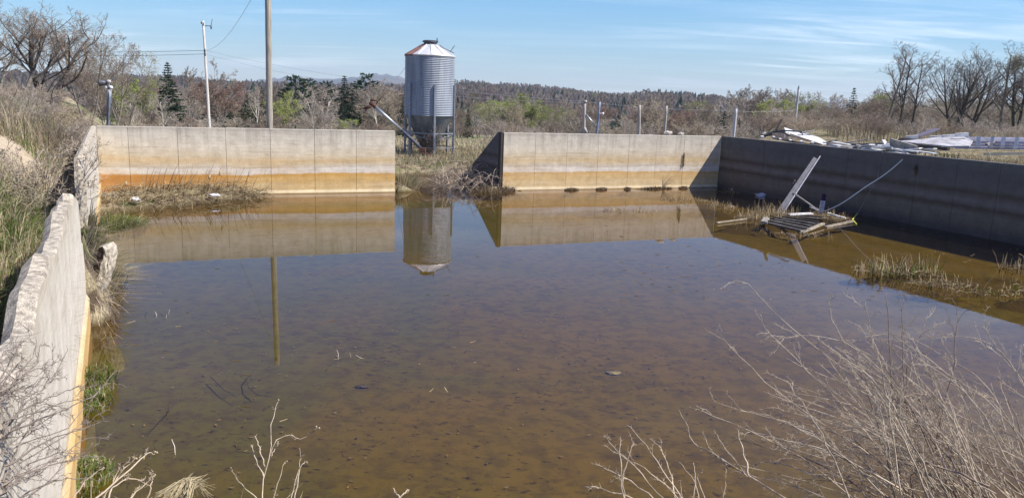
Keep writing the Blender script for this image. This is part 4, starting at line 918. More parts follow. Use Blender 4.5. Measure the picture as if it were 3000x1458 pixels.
def fir(seed, H=8., R=1.9, dens=1., mi=0, pine=False):
    rg = random.Random(seed); mT, mC = MB(), MB(); mT.tube([(0, 0, -.2), (.02, 0, H*.5), (0, 0, H)], [H*.018, H*.011, .012], 6)
    nl = int(H*(3.4 if not pine else 2.0)*dens)
    for i in range(nl):
        t = (i+.5)/nl; z = H*(.05+.94*t) if not pine else H*(.25+.74*t)
        rad = R*((1-t)**.85+.03) if not pine else R*(math.sin(min(1, t*1.05)*math.pi*.93)**.6*.8+.15)*rg.uniform(.6, 1.15)
        nb = rg.randint(5, 8) if not pine else rg.randint(3, 5); a0 = rg.random()*6.28
        for k in range(nb):
            a = a0+6.2832*k/nb+rg.uniform(-.35, .35); ln = rad*rg.uniform(.62, 1.18); dr = rg.uniform(-.30, -.05) if not pine else rg.uniform(.05, .35)
            d = Vector((math.cos(a), math.sin(a), dr)).normalized(); o = Vector((0, 0, z)); e = o+d*ln+Vector((0, 0, .12*ln))
            mT.tube([o, e], [.018*(1-t)+.006, .005], 3, cap=False)
            nt = max(3, int(ln*7*dens))
            for j in range(nt):
                f = .18+.82*(j+rg.random())/nt if not pine else .5+.5*rg.random()
                c = o.lerp(e, f); s = (.22+.30*ln*.35)*rg.uniform(.7, 1.3)*(1.25-f*.5) if not pine else rg.uniform(.26, .46)
                u = (d*.55+rvec(rg)*.8+Vector((0, 0, -.18 if not pine else .4))).normalized(); w = u.cross(rvec(rg)).normalized()
                mC.add([tuple(c-w*s*.32), tuple(c+u*s), tuple(c+w*s*.32), tuple(c-u*s*.25)], [(0, 1, 2, 3)], 0)
                if pine:
                    u2 = rvec(rg); w2 = u2.cross(rvec(rg)).normalized(); mC.add([tuple(c-w2*s*.3), tuple(c+u2*s), tuple(c+w2*s*.3)], [(0, 1, 2)], 0)
    return mT, mC
def place(px, pytop, y, base=None):
    q = gy(px, 330, y); z = gzn(q[0], y) if y < 150 else float(hill_z(np.array(math.atan2(q[0], y)), np.array(math.hypot(q[0], y))))
    tz = gy(px, pytop, y)[2]; return Vector((q[0], y, z)), tz-z
def height_of(*ms): return max(v[2] for m in ms for v in m.v)
def tree_thing(name, mT, mC, matT, matC, px, pytop, y, label, cat='tree', group=None, rot=0., wide=1.):
    p, h = place(px, pytop, y); k = h/height_of(mT, mC)
    e = empty(name, tuple(p), label, cat, group); e.scale = (k*wide, k*wide, k); e.rotation_euler.z = rot
    mT.build('trunk', matT, e); mC.build('crown', matC, e); return e
# --- the big bare trees at the left
BIG = dict(n=(7, 7, 6, 4), wob=.10, max=4, up=(.03, .10, .09, .06), ang=(22, 55), st=(.22, .22, .2, .1), ratio=(.68, .55, .5, .48), rmin=.006)
for i, (px, py, y, st, lab, sd_) in enumerate(((138, 12, 44, 3, 'large bare tree with dark forked trunks, left of the lamp post and its slender neighbour', 11), (45, 10, 42, 3, 'large bare grey limbed tree at the left edge, spreading over the scrub', 23), (-90, 5, 46, 2, 'bare tree crown reaching in from the left edge', 29))):
    mT, mC, tips = bare_tree(sd_, 8, .15, st, .42, **BIG)
    tree_thing('bare_tree', mT, mC, M_barkD if i == 0 else M_bark, M_twig, px, py-8, y, lab, wide=1.75)
for i, (px, py, y, lab, sd_) in enumerate(((255, 70, 47, 'slender bare tree with reddish twigs right of the two big left trees', 31), (315, 92, 50, 'thin bare tree standing directly behind the lamp post', 37), (355, 120, 56, 'pale greenish bare tree right of the lamp post', 41))):
    mT, mC, tips = bare_tree(sd_, 8, .09, 2, .22, n=(9, 7, 5, 4), max=4, wob=.12, rmin=.007)
    if i == 2: add_leaves(mC, tips, 1600, .05, 1, random.Random(5), .4)
    tree_thing('bare_tree', mT, mC, M_bark, [M_twig if i != 2 else M_grey, M_bud2], px, py, y, lab)
# --- grove at the right
G = dict(n=(8, 6, 5, 4), wob=.07, max=4, ang=(22, 52), rmin=.006, ratio=(.52, .55, .5, .5), up=(.08, .13, .10, .06))
gr = ((2600, 128, 66, 1, 'leftmost grey trunk of the right grove, with short crooked side limbs', 51, M_bark, .9), (2640, 150, 64, 1, 'dark slim tree leaning right, second from the left in the right grove', 53, M_barkD, .8), (2676, 160, 68, 1, 'thin dark tree between the leaning tree and the spreading tree of the right grove', 57, M_barkD, .8),
      (2800, 150, 62, 3, 'wide spreading dark tree in the middle of the right grove', 61, M_barkD, 1.25), (2842, 132, 66, 3, 'many stemmed dark tree right of the spreading one in the right grove', 67, M_barkD, 1.15), (2935, 128, 63, 1, 'tall white patched trunk near the right edge of the grove', 71, M_bark, 1.), (2985, 120, 70, 2, 'tall tree with fresh pale green leaves in its top at the right edge', 73, M_barkD, 1.), (3060, 130, 62, 2, 'dark bare tree cut by the right edge of the photo', 79, M_barkD, 1.1))
for px, py, y, st, lab, sd_, bm, wd in gr:
    kw = dict(G)
    if st == 3: kw.update(n=(8, 7, 5, 4), ratio=(.62, .55, .5, .5), st=(.2, .2, .2, .1))
    else: kw.update(n=(14, 6, 5, 3), ratio=(.36, .55, .5, .5), ang=(30, 66), st=(.28, .2, .2, .15), up=(.10, .07, .05, .03), wob=.06)
    mT, mC, tips = bare_tree(sd_, 8, .15 if st == 1 else .14, st, .26 if st == 3 else .12, **kw)
    mats = [M_twigD, M_bud2]
    if sd_ == 73: add_leaves(mC, [t for t in tips if t.z > 5.5] or tips, 3200, .05, 1, random.Random(6), .35)
    tree_thing('bare_tree', mT, mC, bm, mats, px, py-14, y, lab, wide=wd*1.25)
# --- middle distance: the trees one can point to
def one(kind, px, py, y, lab, seed, wide=1., cat='tree'):
    rg = random.Random(seed)
    if kind in ('fir', 'fir2'):
        mT, mC = fir(seed, 9, 2.1); return tree_thing('fir_tree', mT, mC, M_barkD, M_fir if kind == 'fir' else M_fir2, px, py, y, lab, cat, wide=wide)
    if kind == 'pine':
        mT, mC = fir(seed, 9, 2.6, 1.1, pine=True); return tree_thing('pine_tree', mT, mC, M_barkD, M_pine, px, py, y, lab, cat, wide=wide)
    mT, mC, tips = bare_tree(seed, 8, .10, 2 if kind != 'birch' else 1, .25, n=(9, 7, 5, 4), max=4, rmin=.014)
    mats = {'white': [M_birch, [M_grey, M_bud]], 'birch': [M_birch, [M_grey, M_bud]], 'bud': [M_bark, [M_grey, M_bud]], 'red': [M_bark, [M_red, M_rbud]], 'brown': [M_bark, [M_twig, M_bud]]}[kind]
    if kind == 'bud': add_leaves(mC, tips, 4200, .10, 1, rg, .5)
    if kind == 'red': add_leaves(mC, tips, 3000, .07, 1, rg, .4)
    return tree_thing({'birch': 'birch_tree', 'bud': 'budding_tree'}.get(kind, 'bare_tree'), mT, mC, mats[0], mats[1], px, py, y, lab, cat, wide=wide)
one('fir', 497, 180, 92, 'tall dark fir standing alone left of the bleached utility pole', 101, 1.25)
one('fir2', 726, 270, 95, 'olive green fir just left of the thick wooden pole', 103, 1.5)
one('fir', 672, 300, 110, 'small dark fir between the two poles, behind the red budded tree', 105, 1.2)
one('pine', 866, 215, 105, 'broad dark pine right of the thick wooden pole', 107, 1.05)
one('pine', 905, 226, 122, 'smaller pine touching the right side of the broad dark pine', 109, .9)
one('pine', 957, 234, 130, 'round topped pine midway between the broad pine and the tall pine', 111, .9)
one('fir', 1010, 220, 135, 'pointed dark evergreen left of the tall pine', 113, 1.4)
one('pine', 1072, 210, 135, 'tallest pine in the wood, close to the left of the silo', 115, .95)
one('fir', 1040, 236, 140, 'narrow evergreen tucked between the pointed and the tallest pine', 117, 1.2)
one('fir2', 1112, 250, 128, 'low evergreen between the tallest pine and the silo', 119, 1.3)
one('fir', 1180, 285, 118, 'dark narrow fir right behind the silo leg', 121, 1.)
one('fir2', 1372, 320, 112, 'dark fir standing alone right of the silo', 123, 1.1)
one('fir', 2123, 322, 92, 'broad dark fir left of the pale square headed post', 125, 1.45)
one('fir', 2168, 342, 96, 'left one of the pair of small firs right of the pale square headed post', 127, .95)
one('fir', 2182, 332, 97, 'right one of the pair of small firs right of the pale square headed post', 129, .95)
one('fir', 2205, 362, 100, 'smallest fir, right of the pair of small firs', 131, 1.)
one('white', 925, 256, 82, 'white limbed bare tree with a round crown behind the left back wall', 133, 1.25)
one('bud', 838, 262, 86, 'bright yellow green budding tree right of the thick wooden pole', 135, 1.05)
one('red', 640, 232, 96, 'reddish budded tree right of the bleached utility pole', 137, 1.3)
one('brown', 578, 165, 98, 'tall thin bare tree rising behind the bleached utility pole', 139, .8)
one('bud', 392, 222, 84, 'yellow green budding tree right of the lamp post', 141, 1.1)
one('birch', 475, 270, 70, 'white birch with forked stems left of the bleached utility pole', 143, 1.1)
one('birch', 380, 268, 66, 'leaning pale birch behind the left end of the back wall', 145, .9)
one('birch', 752, 250, 88, 'slim white birch just left of the thick wooden pole', 147, .8)
one('birch', 1108, 262, 92, 'pale bare tree behind the grain auger', 149, 1.1)
one('bud', 1502, 268, 128, 'yellow budding tree over the left part of the right back wall', 151, 1.1)
one('bud', 1572, 288, 126, 'grey green budding tree with a white stem right of the yellow one', 153, 1.2)
one('red', 1992, 320, 122, 'reddish round tree behind the two pale stones', 155, 1.5)
one('red', 2480, 312, 118, 'reddish budded tree left of the right grove', 157, 1.5)
one('bud', 2352, 292, 112, 'yellow green budding tree behind the leaning grey pole', 159, 1.35)
one('bud', 2258, 285, 112, 'pale green budding tree left of the leaning grey pole', 161, 1.1)
one('brown', 2430, 292, 108, 'grey bare tree with a wide crown right of the leaning grey pole', 163, 1.5)
one('birch', 1700, 330, 120, 'forked pale birch behind the crooked post with the brace', 165, 1.)
one('white', 1838, 345, 100, 'pale bare tree left of the plain wooden post', 167, 1.2)
one('brown', 1345, 262, 118, 'tall grey bare tree right behind the silo', 169, 1.3)
one('bud', 1005, 345, 80, 'low yellow green bush behind the left back wall near the silo', 171, 1.6, 'bush')
one('bud', 2725, 395, 58, 'low yellow green bush at the foot of the right grove', 173, 1.2, 'bush')
# --- the treeline: copies of a few kinds
kinds = []
for i, (tw, bk) in enumerate(((M_twig, M_bark), (M_grey, M_bark), (M_tan, M_bark), (M_twig, M_barkD), (M_red, M_bark), (M_grey, M_birch))):
    mT, mC, tips = bare_tree(200+i, 8, .09, 2 if i % 2 else 3, .32, n=(8, 6, 5, 4), max=4, rmin=.016, st=(.15, .15, .2, .1), ratio=(.55, .52, .5, .5))
    if i == 4: add_leaves(mC, tips, 900, .06, 2, random.Random(i), .4)
    o = merge((mT, 0), (mC, None))
    for q in range(len(mT.f), len(o.m)): o.m[q] = 1 if o.m[q] == 0 else 2
    me_ = o.build('bare_tree', [bk, tw, M_rbud]); kinds.append((me_, height_of(mT, mC), 'bare'))
for i, (mm, pn) in enumerate(((M_fir, False), (M_fir2, False))):
    mT, mC = fir(300+i, 8, 1.9, .8, pine=pn); o = merge((mT, 0), (mC, 1)); kinds.append((o.build('fir_tree', [M_barkD, mm]), 8., 'fir'))
mT, mC, tips = bare_tree(310, 8, .09, 2, .3, n=(8, 6, 5, 3), max=4, rmin=.016); add_leaves(mC, tips, 1500, .085, 1, random.Random(2), .45)
o = merge((mT, 0), (mC, None))
for q in range(len(mT.f), len(o.m)): o.m[q] = 1 if o.m[q] == 0 else 2
kinds.append((o.build('budding_tree', [M_bark, M_grey, M_bud]), 8., 'bud'))
LAB = {'bare': ('bare brownish tree in the long mixed treeline beyond the pond walls', 'bare trees of the treeline'), 'fir': ('small dark evergreen in the long mixed treeline beyond the pond walls', 'evergreens of the treeline'), 'bud': ('small budding green tree in the long mixed treeline beyond the pond walls', 'budding trees of the treeline')}
rt = random.Random(77); first = set()
def put(ki, px, y, h, wide=1.):
    src, hh, kd = kinds[ki]
    o = src if ki not in first else src.copy()
    if ki in first: COL.objects.link(o)
    first.add(ki); q = gy(px, 330, y); z = gzn(q[0], y) if y < 148 else float(hill_z(np.array(math.atan2(q[0], y)), np.array(math.hypot(q[0], y))))
    o.location = (q[0], y, z-.1); k = h/hh; o.scale = (k*wide, k*wide, k); o.rotation_euler = (0, 0, rt.random()*6.28)
    tag(o, LAB[kd][0], 'tree', LAB[kd][1])
for i in range(150):
    px = 290+(3150-290)*(i+rt.random())/150; u = rt.random()
    y = 112+48*rt.random(); base_h = (rt.uniform(6.2, 9.2) if px < 1200 or px > 2150 else rt.uniform(5.2, 7.8))*(y/125)**.5
    if 1150 < px < 1470 and y < 112: y = 112+40*rt.random()
    ki = rt.choice((0, 0, 1, 1, 2, 3, 4, 5)) if u < .64 else 6 if u < .76 else 7 if u < .85 else 8
    if ki in (6, 7): base_h *= .9
    put(ki, px, y, base_h, rt.uniform(.9, 1.25))
for i in range(84):                                # lower, denser brush in front
    px = 300+(2750-300)*(i+rt.random())/84; y = rt.uniform(66, 100)
    if 1150 < px < 1480: y = rt.uniform(104, 118)
    put(rt.choice((0, 1, 2, 3, 1, 0, 2)), px, y, rt.uniform(1.6, 3.0), rt.uniform(1.3, 1.9))
for i in range(40):                                # behind the right grove
    px = rt.uniform(2520, 3150); y = rt.uniform(74, 120); put(rt.choice((0, 1, 3, 3, 0)), px, y, rt.uniform(3.0, 4.4), rt.uniform(1., 1.5))

# ------------------------------------------------------------------ shrubs
def shrub(seed, H, n, lean, rmin=.004, r=.02, nn=(7, 6, 4), **kw):
    P = dict(seg=(6, 4, 3, 2), wob=.13, up=(.02, .04, .03, .02), taper=.3, rmin=rmin, tl=0, max=3, n=nn, st=(.25, .2, .15), ang=(22, 60), ratio=(.45, .45, .45), rr=.55)
    P.update(kw); rg = random.Random(seed); mT, mC = MB(), MB(); tips = []
    for s in range(n):
        a = rg.random()*6.2832; q = lean*math.sqrt(rg.random()); d = Vector((math.cos(a)*q, math.sin(a)*q, 1)).normalized()
        grow(mT, mC, Vector((math.cos(a)*.15*q, math.sin(a)*.15*q, -.1)), d, H*rg.uniform(.6, 1.0), r*rg.uniform(.6, 1.1), 0, P, rg, tips)
    return mT, mC, tips
# dense scrub beyond the left bank
sk = []
for i, mt in enumerate((M_tan, M_grey, M_twig)):
    mT, mC, tips = shrub(400+i, 2.2, 26, 1.0, .005, .014, (6, 5, 3)); o = merge((mT, 0), (mC, 0)); sk.append(o.build('scrub_bush', mt))
fs_ = set(); rt = random.Random(9)
for i in range(64):
    px = rt.uniform(-60, 330); y = rt.uniform(24, 46)
    if px > 225: y = rt.uniform(30, 48)
    k = rt.randrange(3); o = sk[k] if k not in fs_ else sk[k].copy()
    if k in fs_: COL.objects.link(o)
    fs_.add(k); q = gy(px, 330, y); o.location = (q[0], y, gzn(q[0], y)); s = rt.uniform(.38, .68); o.scale = (s*1.2, s*1.2, s*rt.uniform(.75, 1.1)); o.rotation_euler.z = rt.random()*6.28
    tag(o, 'tangled bare tan bush in the scrub under the big left trees', 'bush', 'bushes of the left scrub')
for i in range(62):                                # scrub right behind the back wall and in the grove
    px = rt.choice((rt.uniform(330, 1100), rt.uniform(2180, 3080), rt.uniform(2180, 2620), rt.uniform(1490, 2200))); y = rt.uniform(44, 60); k = rt.randrange(3); o = sk[k].copy(); COL.objects.link(o)
    q = gy(px, 330, y); o.location = (q[0], y, gzn(q[0], y)); s = rt.uniform(.5, .85); o.scale = (s*1.4, s*1.4, s); o.rotation_euler.z = rt.random()*6.28
    tag(o, 'low bare bush in front of the treeline behind the pond walls', 'bush', 'bushes in front of the treeline')
# the big grey shrub by the far end of the left wall
p = onl(214, 520, .75); mT, mC, tips = shrub(431, 1.95, 20, 1.05, .004, .016, (7, 5, 3), max=3)
rg = random.Random(8); add_leaves(mC, tips, 900, .018, 1, rg, .06)
yb = 15.2; p = Vector((lx(yb)-1.0, yb, 0)); p.z = gzn(p.x, p.y); e = empty('bare_shrub', tuple(p), 'big tangled grey shrub growing over the far end of the left wall', 'shrub')
mT.build('stems', M_grey, e); mC.build('twigs', [M_tan, M_twigD], e)
# long dark limbs of it, reaching out over the wall
m = MB(); rg = random.Random(12)
def curve_px(pts, r0, r1, m, n=14, sides=5):
    P = [Vector(gy(*q)) for q in pts]; out = []
    k = len(P)
    for i in range(n+1):                            # Catmull-Rom through the points
        f = i/n*(k-1); j = min(int(f), k-2); t_ = f-j
        p0, p1_, p2_, p3_ = P[max(j-1, 0)], P[j], P[j+1], P[min(j+2, k-1)]
        out.append(.5*((2*p1_)+(p2_-p0)*t_+(2*p0-5*p1_+4*p2_-p3_)*t_*t_+(3*p1_-p0-3*p2_+p3_)*t_**3))
    m.tube(out, [r0+(r1-r0)*i/n for i in range(n+1)], sides); return out
def spurs(m, path, n, ln, r, rg, mi=0, ang=(30, 75), t0=.1, both=None):
    ends = []
    for _ in range(n):
        f = (t0+(1-t0)*rg.random())*(len(path)-1); j = min(int(f), len(path)-2); b = path[j].lerp(path[j+1], f-j); ax = (path[j+1]-path[j]).normalized()
        sd = ax.cross(rvec(rg)).normalized(); an = math.radians(rg.uniform(*ang)); d = ax*math.cos(an)+sd*math.sin(an); L = ln*rg.uniform(.5, 1.3)
        mid = b+d*L*.5+rvec(rg)*L*.08; e_ = b+d*L+rvec(rg)*L*.15+Vector((0, 0, L*.1)); m.tube([b, mid, e_], [r, r*.8, r*.45], 3, mi, cap=False); ends.append([b, mid, e_])
    return ends
W1 = [curve_px([(226, 540, yb-.4), (240, 470, yb-.6), (262, 435, yb-.9), (292, 418, yb-1.2), (322, 412, yb-1.4)], .02, .006, m), curve_px([(212, 470, yb-.5), (240, 425, yb-.8), (280, 385, yb-1.), (318, 372, yb-1.2), (352, 396, yb-1.3)], .02, .005, m), curve_px([(205, 440, yb-.6), (190, 380, yb-.8), (172, 335, yb-1.), (152, 305, yb-1.2)], .02, .006, m), curve_px([(232, 545, yb-1.8), (255, 530, yb-2.1), (290, 525, yb-2.4), (312, 545, yb-2.5)], .018, .006, m), curve_px([(215, 560, yb-2.6), (262, 560, yb-3.), (300, 585, yb-3.2)], .014, .004, m)]
for w in W1:
    for s_ in spurs(m, w, 16, .28, .005, rg): 
        for q in spurs(m, s_, 3, .08, .003, rg): add_leaves(m, [q[-1]], 1, .022, 0, rg, .01)
m.build('dark_limbs', M_twigD, e)

# ------------------------------------------------------------------ grass
def blades(name, pts, hts, mats, mi, label, lean=.45, width=.012, bend=.5, seed=1, wind=(0, 0), kind='stuff', cat='grass', parent=None):
    r = np.random.RandomState(seed); n = len(pts); P = np.array(pts, float); H = np.array(hts, float)
    a = r.rand(n)*6.2832; q = lean*(.25+r.rand(n)); dx, dy = np.cos(a)*q+wind[0], np.sin(a)*q+wind[1]
    f = r.rand(n)*6.2832; wx, wy = np.cos(f)*width*(.6+.8*r.rand(n)), np.sin(f)*width*(.6+.8*r.rand(n))
    b = bend*(.3+r.rand(n))
    V = np.zeros((n, 5, 3)); z0 = np.zeros(n)
    V[:, 0] = P+np.stack([-wx, -wy, z0-.02], 1); V[:, 1] = P+np.stack([wx, wy, z0-.02], 1)
    m_ = P+np.stack([dx*H*.35, dy*H*.35, H*.58], 1); V[:, 2] = m_+np.stack([wx*.8, wy*.8, z0], 1); V[:, 3] = m_+np.stack([-wx*.8, -wy*.8, z0], 1)
    V[:, 4] = P+np.stack([dx*H*(.8+b), dy*H*(.8+b), H*(1.02-.45*b*(q+.3))], 1)
    base = np.arange(n)[:, None]*5
    me = bpy.data.meshes.new(name); F4 = (base+np.array([0, 1, 2, 3])).tolist(); F3 = (base+np.array([3, 2, 4])).tolist()
    me.from_pydata(V.reshape(-1, 3).tolist(), [], F4+F3)
    for q_ in mats: me.materials.append(q_)
    mi = np.array(mi); me.polygons.foreach_set('material_index', np.concatenate([mi, mi]).astype(np.int32)); me.update()
    o = bpy.data.objects.new(name, me); COL.objects.link(o)
    if parent is not None: o.parent = parent
    if label: tag(o, label, cat, kind=kind)
    return o
def scatter(n, xr, yr, ok, seed, clump=None):
    r = np.random.RandomState(seed); x = r.uniform(*xr, n*3); y = r.uniform(*yr, n*3)
    if clump:
        w = vnoise(x, y, clump, seed)+.35*r.randn(len(x)); k = w > np.percentile(w, 45); x, y = x[k], y[k]
    k = ok(x, y); x, y = x[k][:n], y[k][:n]
    return np.stack([x, y, ground_z(x, y)], 1)
SAND = lambda x, y: ((x+15.5)**2*.10+(y-19.5)**2*.12) < .9
MG = STRAW+GREEN
def mixmi(n, seed, w, P=None, gscale=.9, gs=3):
    r = np.random.RandomState(seed); m = r.choice(5, n, p=np.array(w)/sum(w))
    if P is not None:                               # green comes in patches
        g = vnoise(P[:, 0], P[:, 1], gscale, gs) > -.04; k = g & (r.rand(n) < .78); m[k] = 3+(r.rand(k.sum()) < .4)
    return m
def left_ok(x, y):
    dl, db, dr = dists(x, y); return (dl > .27) & (db < 2) & ~SAND(x, y)
P = scatter(26000, (-15, -2.6), (2.4, 15), left_ok, 1, 1.1); P2 = scatter(15000, (-24, -6.), (13, 27), left_ok, 2, .9)
Pn = np.concatenate([P, P2]); r = np.random.RandomState(5); n = len(Pn)
h = np.where(Pn[:, 1] < 13, r.uniform(.2, .85, n), r.uniform(.18, .6, n))*(.75+.5*(vnoise(Pn[:, 0], Pn[:, 1], 1.3, 6) > 0))
h[:] = np.where(dists(Pn[:, 0], Pn[:, 1])[0] < .6, h*.75, h)
blades('bank_grass', Pn, h, MG, mixmi(n, 7, (4, 4, 3, 1.2, 1.2), Pn, .9, 3), 'long dry straw and green grass covering the left bank up to the wall', .75, .0065, .8, 3, (.12, -.05))
# long pale blades arching over the near wall end
r = np.random.RandomState(15); Pc = scatter(1500, (-9, -3.2), (7.5, 13.5), lambda x, y: (dists(x, y)[0] > .3) & (dists(x, y)[0] < 1.8), 16)
blades('straw_stalks', Pc, r.uniform(.35, .8, len(Pc)), STRAW, r.choice(3, len(Pc), p=(.6, .25, .15)), 'long pale dead stalks bent over the top of the left wall', .7, .0045, .8, 17, (.2, -.1))
# tall weeds behind
Pt = scatter(6000, (-30, -14), (22, 34), lambda x, y: (dists(x, y)[0] > .4), 18, .7); r = np.random.RandomState(19)
blades('tall_weeds', Pt, r.uniform(.5, 1.3, len(Pt)), MG, mixmi(len(Pt), 20, (4, 4, 3, .3, .2), Pt, .5, 8), 'tall dry weeds in front of the left scrub', .35, .010, .5, 21)
# behind the gap and the field
Pg = scatter(11000, (-9, 3.5), (31.2, 52), lambda x, y: (dists(x, y)[1] > -.9) & (ground_z(x, y) > .0) & ((dists(x, y)[1] > .32) | ((x > -4.6) & (x < -.65))), 22); r = np.random.RandomState(23)
blades('gap_grass', Pg, r.uniform(.10, .40, len(Pg)), MG, mixmi(len(Pg), 24, (5, 4, 2.5, .6, 1.2)), 'rough grass on the bank seen through the gap in the back wall', .5, .011, .6, 25)
Pf = scatter(15000, (-26, 12), (50, 98), lambda x, y: x > -40, 26); r = np.random.RandomState(27)
blades('field_grass', Pf, r.uniform(.12, .35, len(Pf)), MG, mixmi(len(Pf), 28, (5, 4, 1.5, .3, .5)), 'pale rough meadow grass in the field behind the silo', .4, .03, .5, 29)
# right bank behind the wall
Pr = scatter(15000, (10.5, 26), (13, 31), lambda x, y: (dists(x, y)[2] > .32) & (dists(x, y)[2] < 5.0) & (y < 28.0+rs.randn(len(x))*1.2), 30, 1.2); r = np.random.RandomState(31)
blades('right_bank_grass', Pr, r.uniform(.2, .65, len(Pr))*np.where(Pr[:, 1] < 25.5, 1, .7), MG, mixmi(len(Pr), 32, (4, 3, 4, .25, .25)), 'dry reddish straw and green grass behind the right wall', .55, .009, .7, 33)
# weeds in front of the grove
Pw = scatter(5000, (16, 48), (38, 66), lambda x, y: x > .30*y+5, 34); r = np.random.RandomState(35)
blades('grove_weeds', Pw, r.uniform(.4, 1.1, len(Pw)), STRAW, r.choice(3, len(Pw)), 'dry weeds at the foot of the right grove', .35, .014, .5, 36)
# --- reed bank under the left part of the back wall
Pb = scatter(3400, (-14, -7.0), (19.5, 29.2), lambda x, y: (dists(x, y)[1] < -.05) & (dists(x, y)[0] < -.05) & (ground_z(x, y) > -.10), 40, 1.6); r = np.random.RandomState(41)
blades('dead_reeds', Pb, r.uniform(.08, .36, len(Pb))*(.6+.8*r.rand(len(Pb))), REEDM, r.choice(4, len(Pb), p=(.46, .38, .13, .03)), 'matted dead brown reeds on the mud at the foot of the left back wall', .9, .011, .8, 42, (.1, -.1), cat='reeds')
m = MB(); rg = random.Random(43)
for i in range(110):
    x = rg.uniform(-13, -7.6); yv = by(x)-rg.uniform(.4, 2.6)
    if ground_z(np.array([x]), np.array([yv]))[0] < -.1: continue
    p = Vector((x, yv, gzn(x, yv))); L = rg.uniform(.5, 1.25); d = Vector((rg.uniform(-.05, .5), rg.uniform(-.2, .2), 1)).normalized(); m.tube([p, p+d*L*.6, p+d*L+Vector((.06, 0, 0))], [.008, .006, .004], 3, 0 if rg.random() < .4 else 1, cap=False)
    if i < 3: m.tube([p+d*L, p+d*(L+.16)], .03, 6, 0)
for i in range(1500):                              # matted, lying stalks
    x = rg.uniform(-13.6, -7.4); yv = by(x)-rg.uniform(.1, 3.6); z = gzn(x, yv)
    if z < -.06 or dists(x, yv)[0] > -.1: continue
    a = rg.gauss(-.3, .9); L = rg.uniform(.25, .8); p = Vector((x, yv, max(z, 0)+rg.uniform(.02, .22))); d = Vector((math.cos(a), math.sin(a), rg.uniform(-.15, .25))); m.tube([p, p+d*L*.5+Vector((0, 0, .06)), p+d*L-Vector((0, 0, .05))], [.007, .006, .004], 3, 0 if rg.random() < .7 else 1, cap=False)
tag(m.build('tall_reeds', [REEDM[0], REEDM[2]]), 'thin upright dead reed stalks along the left back wall', 'reeds', kind='stuff')
def tuft(name, c, rx_, ry_, n, hr, mats, w, label, cat, lean=.5, width=.008, seed=1, zadd=0., wind=(0, 0), group=None, bend=.5):
    r = np.random.RandomState(seed); a = r.rand(n)*6.2832; q = np.sqrt(r.rand(n)); x = c[0]+rx_*q*np.cos(a); y = c[1]+ry_*q*np.sin(a)
    z = np.maximum(ground_z(x, y), -.3)+zadd; P = np.stack([x, y, z], 1)-np.array([c[0], c[1], 0])
    o = blades(name, P, r.uniform(*hr, n)*(1.1-.5*q), mats, r.choice(len(mats), n, p=np.array(w)/sum(w)), None, lean, width, bend, seed, wind); o.location = (c[0], c[1], 0)
    return tag(o, label, cat, group)
c = gz(325, 645, .1); tuft('green_tuft', c, .8, 1.1, 2200, (.3, .75), GREEN+[STRAW[0]], (6, 2, 1), 'lush green grass tuft in the corner between the left wall and the reed bank', 'grass tuft', .6, .011, 44)
c = gz(690, 600, .1); tuft('reed_tuft', c, .8, .4, 260, (.25, .5), REEDM, (2, 1, .3, 2), 'upright mixed reed tuft at the right end of the left reed bank', 'reed tuft', .2, .010, 45)
# soil, moss and weeds along the foot of the left wall
for i, (px, py, s_, lab) in enumerate(((243, 1180, .38, 'green mossy tuft at the left wall foot, upper of the two near ones'), (226, 1395, .40, 'green mossy tuft at the left wall foot, nearest to the viewer'), (282, 1120, .30, 'thin leafy weed with twigs standing in the water by the left wall'), (244, 692, .4, 'small green plant on the soil spilling through the left wall break'))):
    z = .06 if i < 3 else 1.05
    c = Vector(gz(px, py, z)); r_ = np.random.RandomState(50+i); n = (520, 620, 130, 380)[i]
    a = r_.rand(n)*6.28; q = np.sqrt(r_.rand(n))*s_; P_ = np.stack([q*np.cos(a)*.8, q*np.sin(a), np.sqrt(np.maximum(0, s_*s_-q*q))*.34], 1)
    o = blades('green_tuft', P_, r_.uniform(.04, .11, n)*(1 if i != 2 else 3.), GREEN+[STRAW[1]], r_.choice(3, n, p=(.5, .38, .12)), None, .8, .008, .6, 60+i); o.location = (c.x, c.y, c.z-.08)
    tag(o, lab, 'weed')
m = MB(); rg = random.Random(66)
for i in range(260):                               # spilled roots and litter in the break
    yv = rg.uniform(11.7, 14.2); off = rg.uniform(-.35, .9); x = lx(yv)+rg.uniform(-.1, .38); z = gzn(x, yv)+rg.uniform(0, .12)
    p = Vector((x, yv, z)); d = Vector((rg.uniform(.1, .7), rg.uniform(-.6, .3), rg.uniform(-.9, .2))).normalized(); L = rg.uniform(.15, .5); m.tube([p, p+d*L*.5+rvec(rg)*.05, p+d*L], .004, 3, rg.randrange(2), cap=False)
tag(m.build('roots_and_litter', [M_tan, M_twigD]), 'brown roots and dead stems spilling through the break in the left wall', 'roots', kind='stuff')
c = Vector((lx(13.4)-.25, 13.4, 0)); tuft('straw_tuft', c, .55, 1.0, 900, (.3, .85), STRAW+GREEN, (4, 3, 2, 1., 1.4), 'long straw hanging from the bank over the break in the left wall', 'grass tuft', .8, .007, 46, .0, (.45, -.15), bend=.9)
c = Vector((lx(14.8)-.1, 14.8, 0)); tuft('straw_tuft', c, .6, 1.1, 1200, (.35, 1.0), STRAW+GREEN, (4, 3, 2, .7, 1.2), 'tall mixed straw and green grass hiding the foot of the far left wall', 'grass tuft', .7, .008, 47, .0, (.2, -.15), bend=.8)
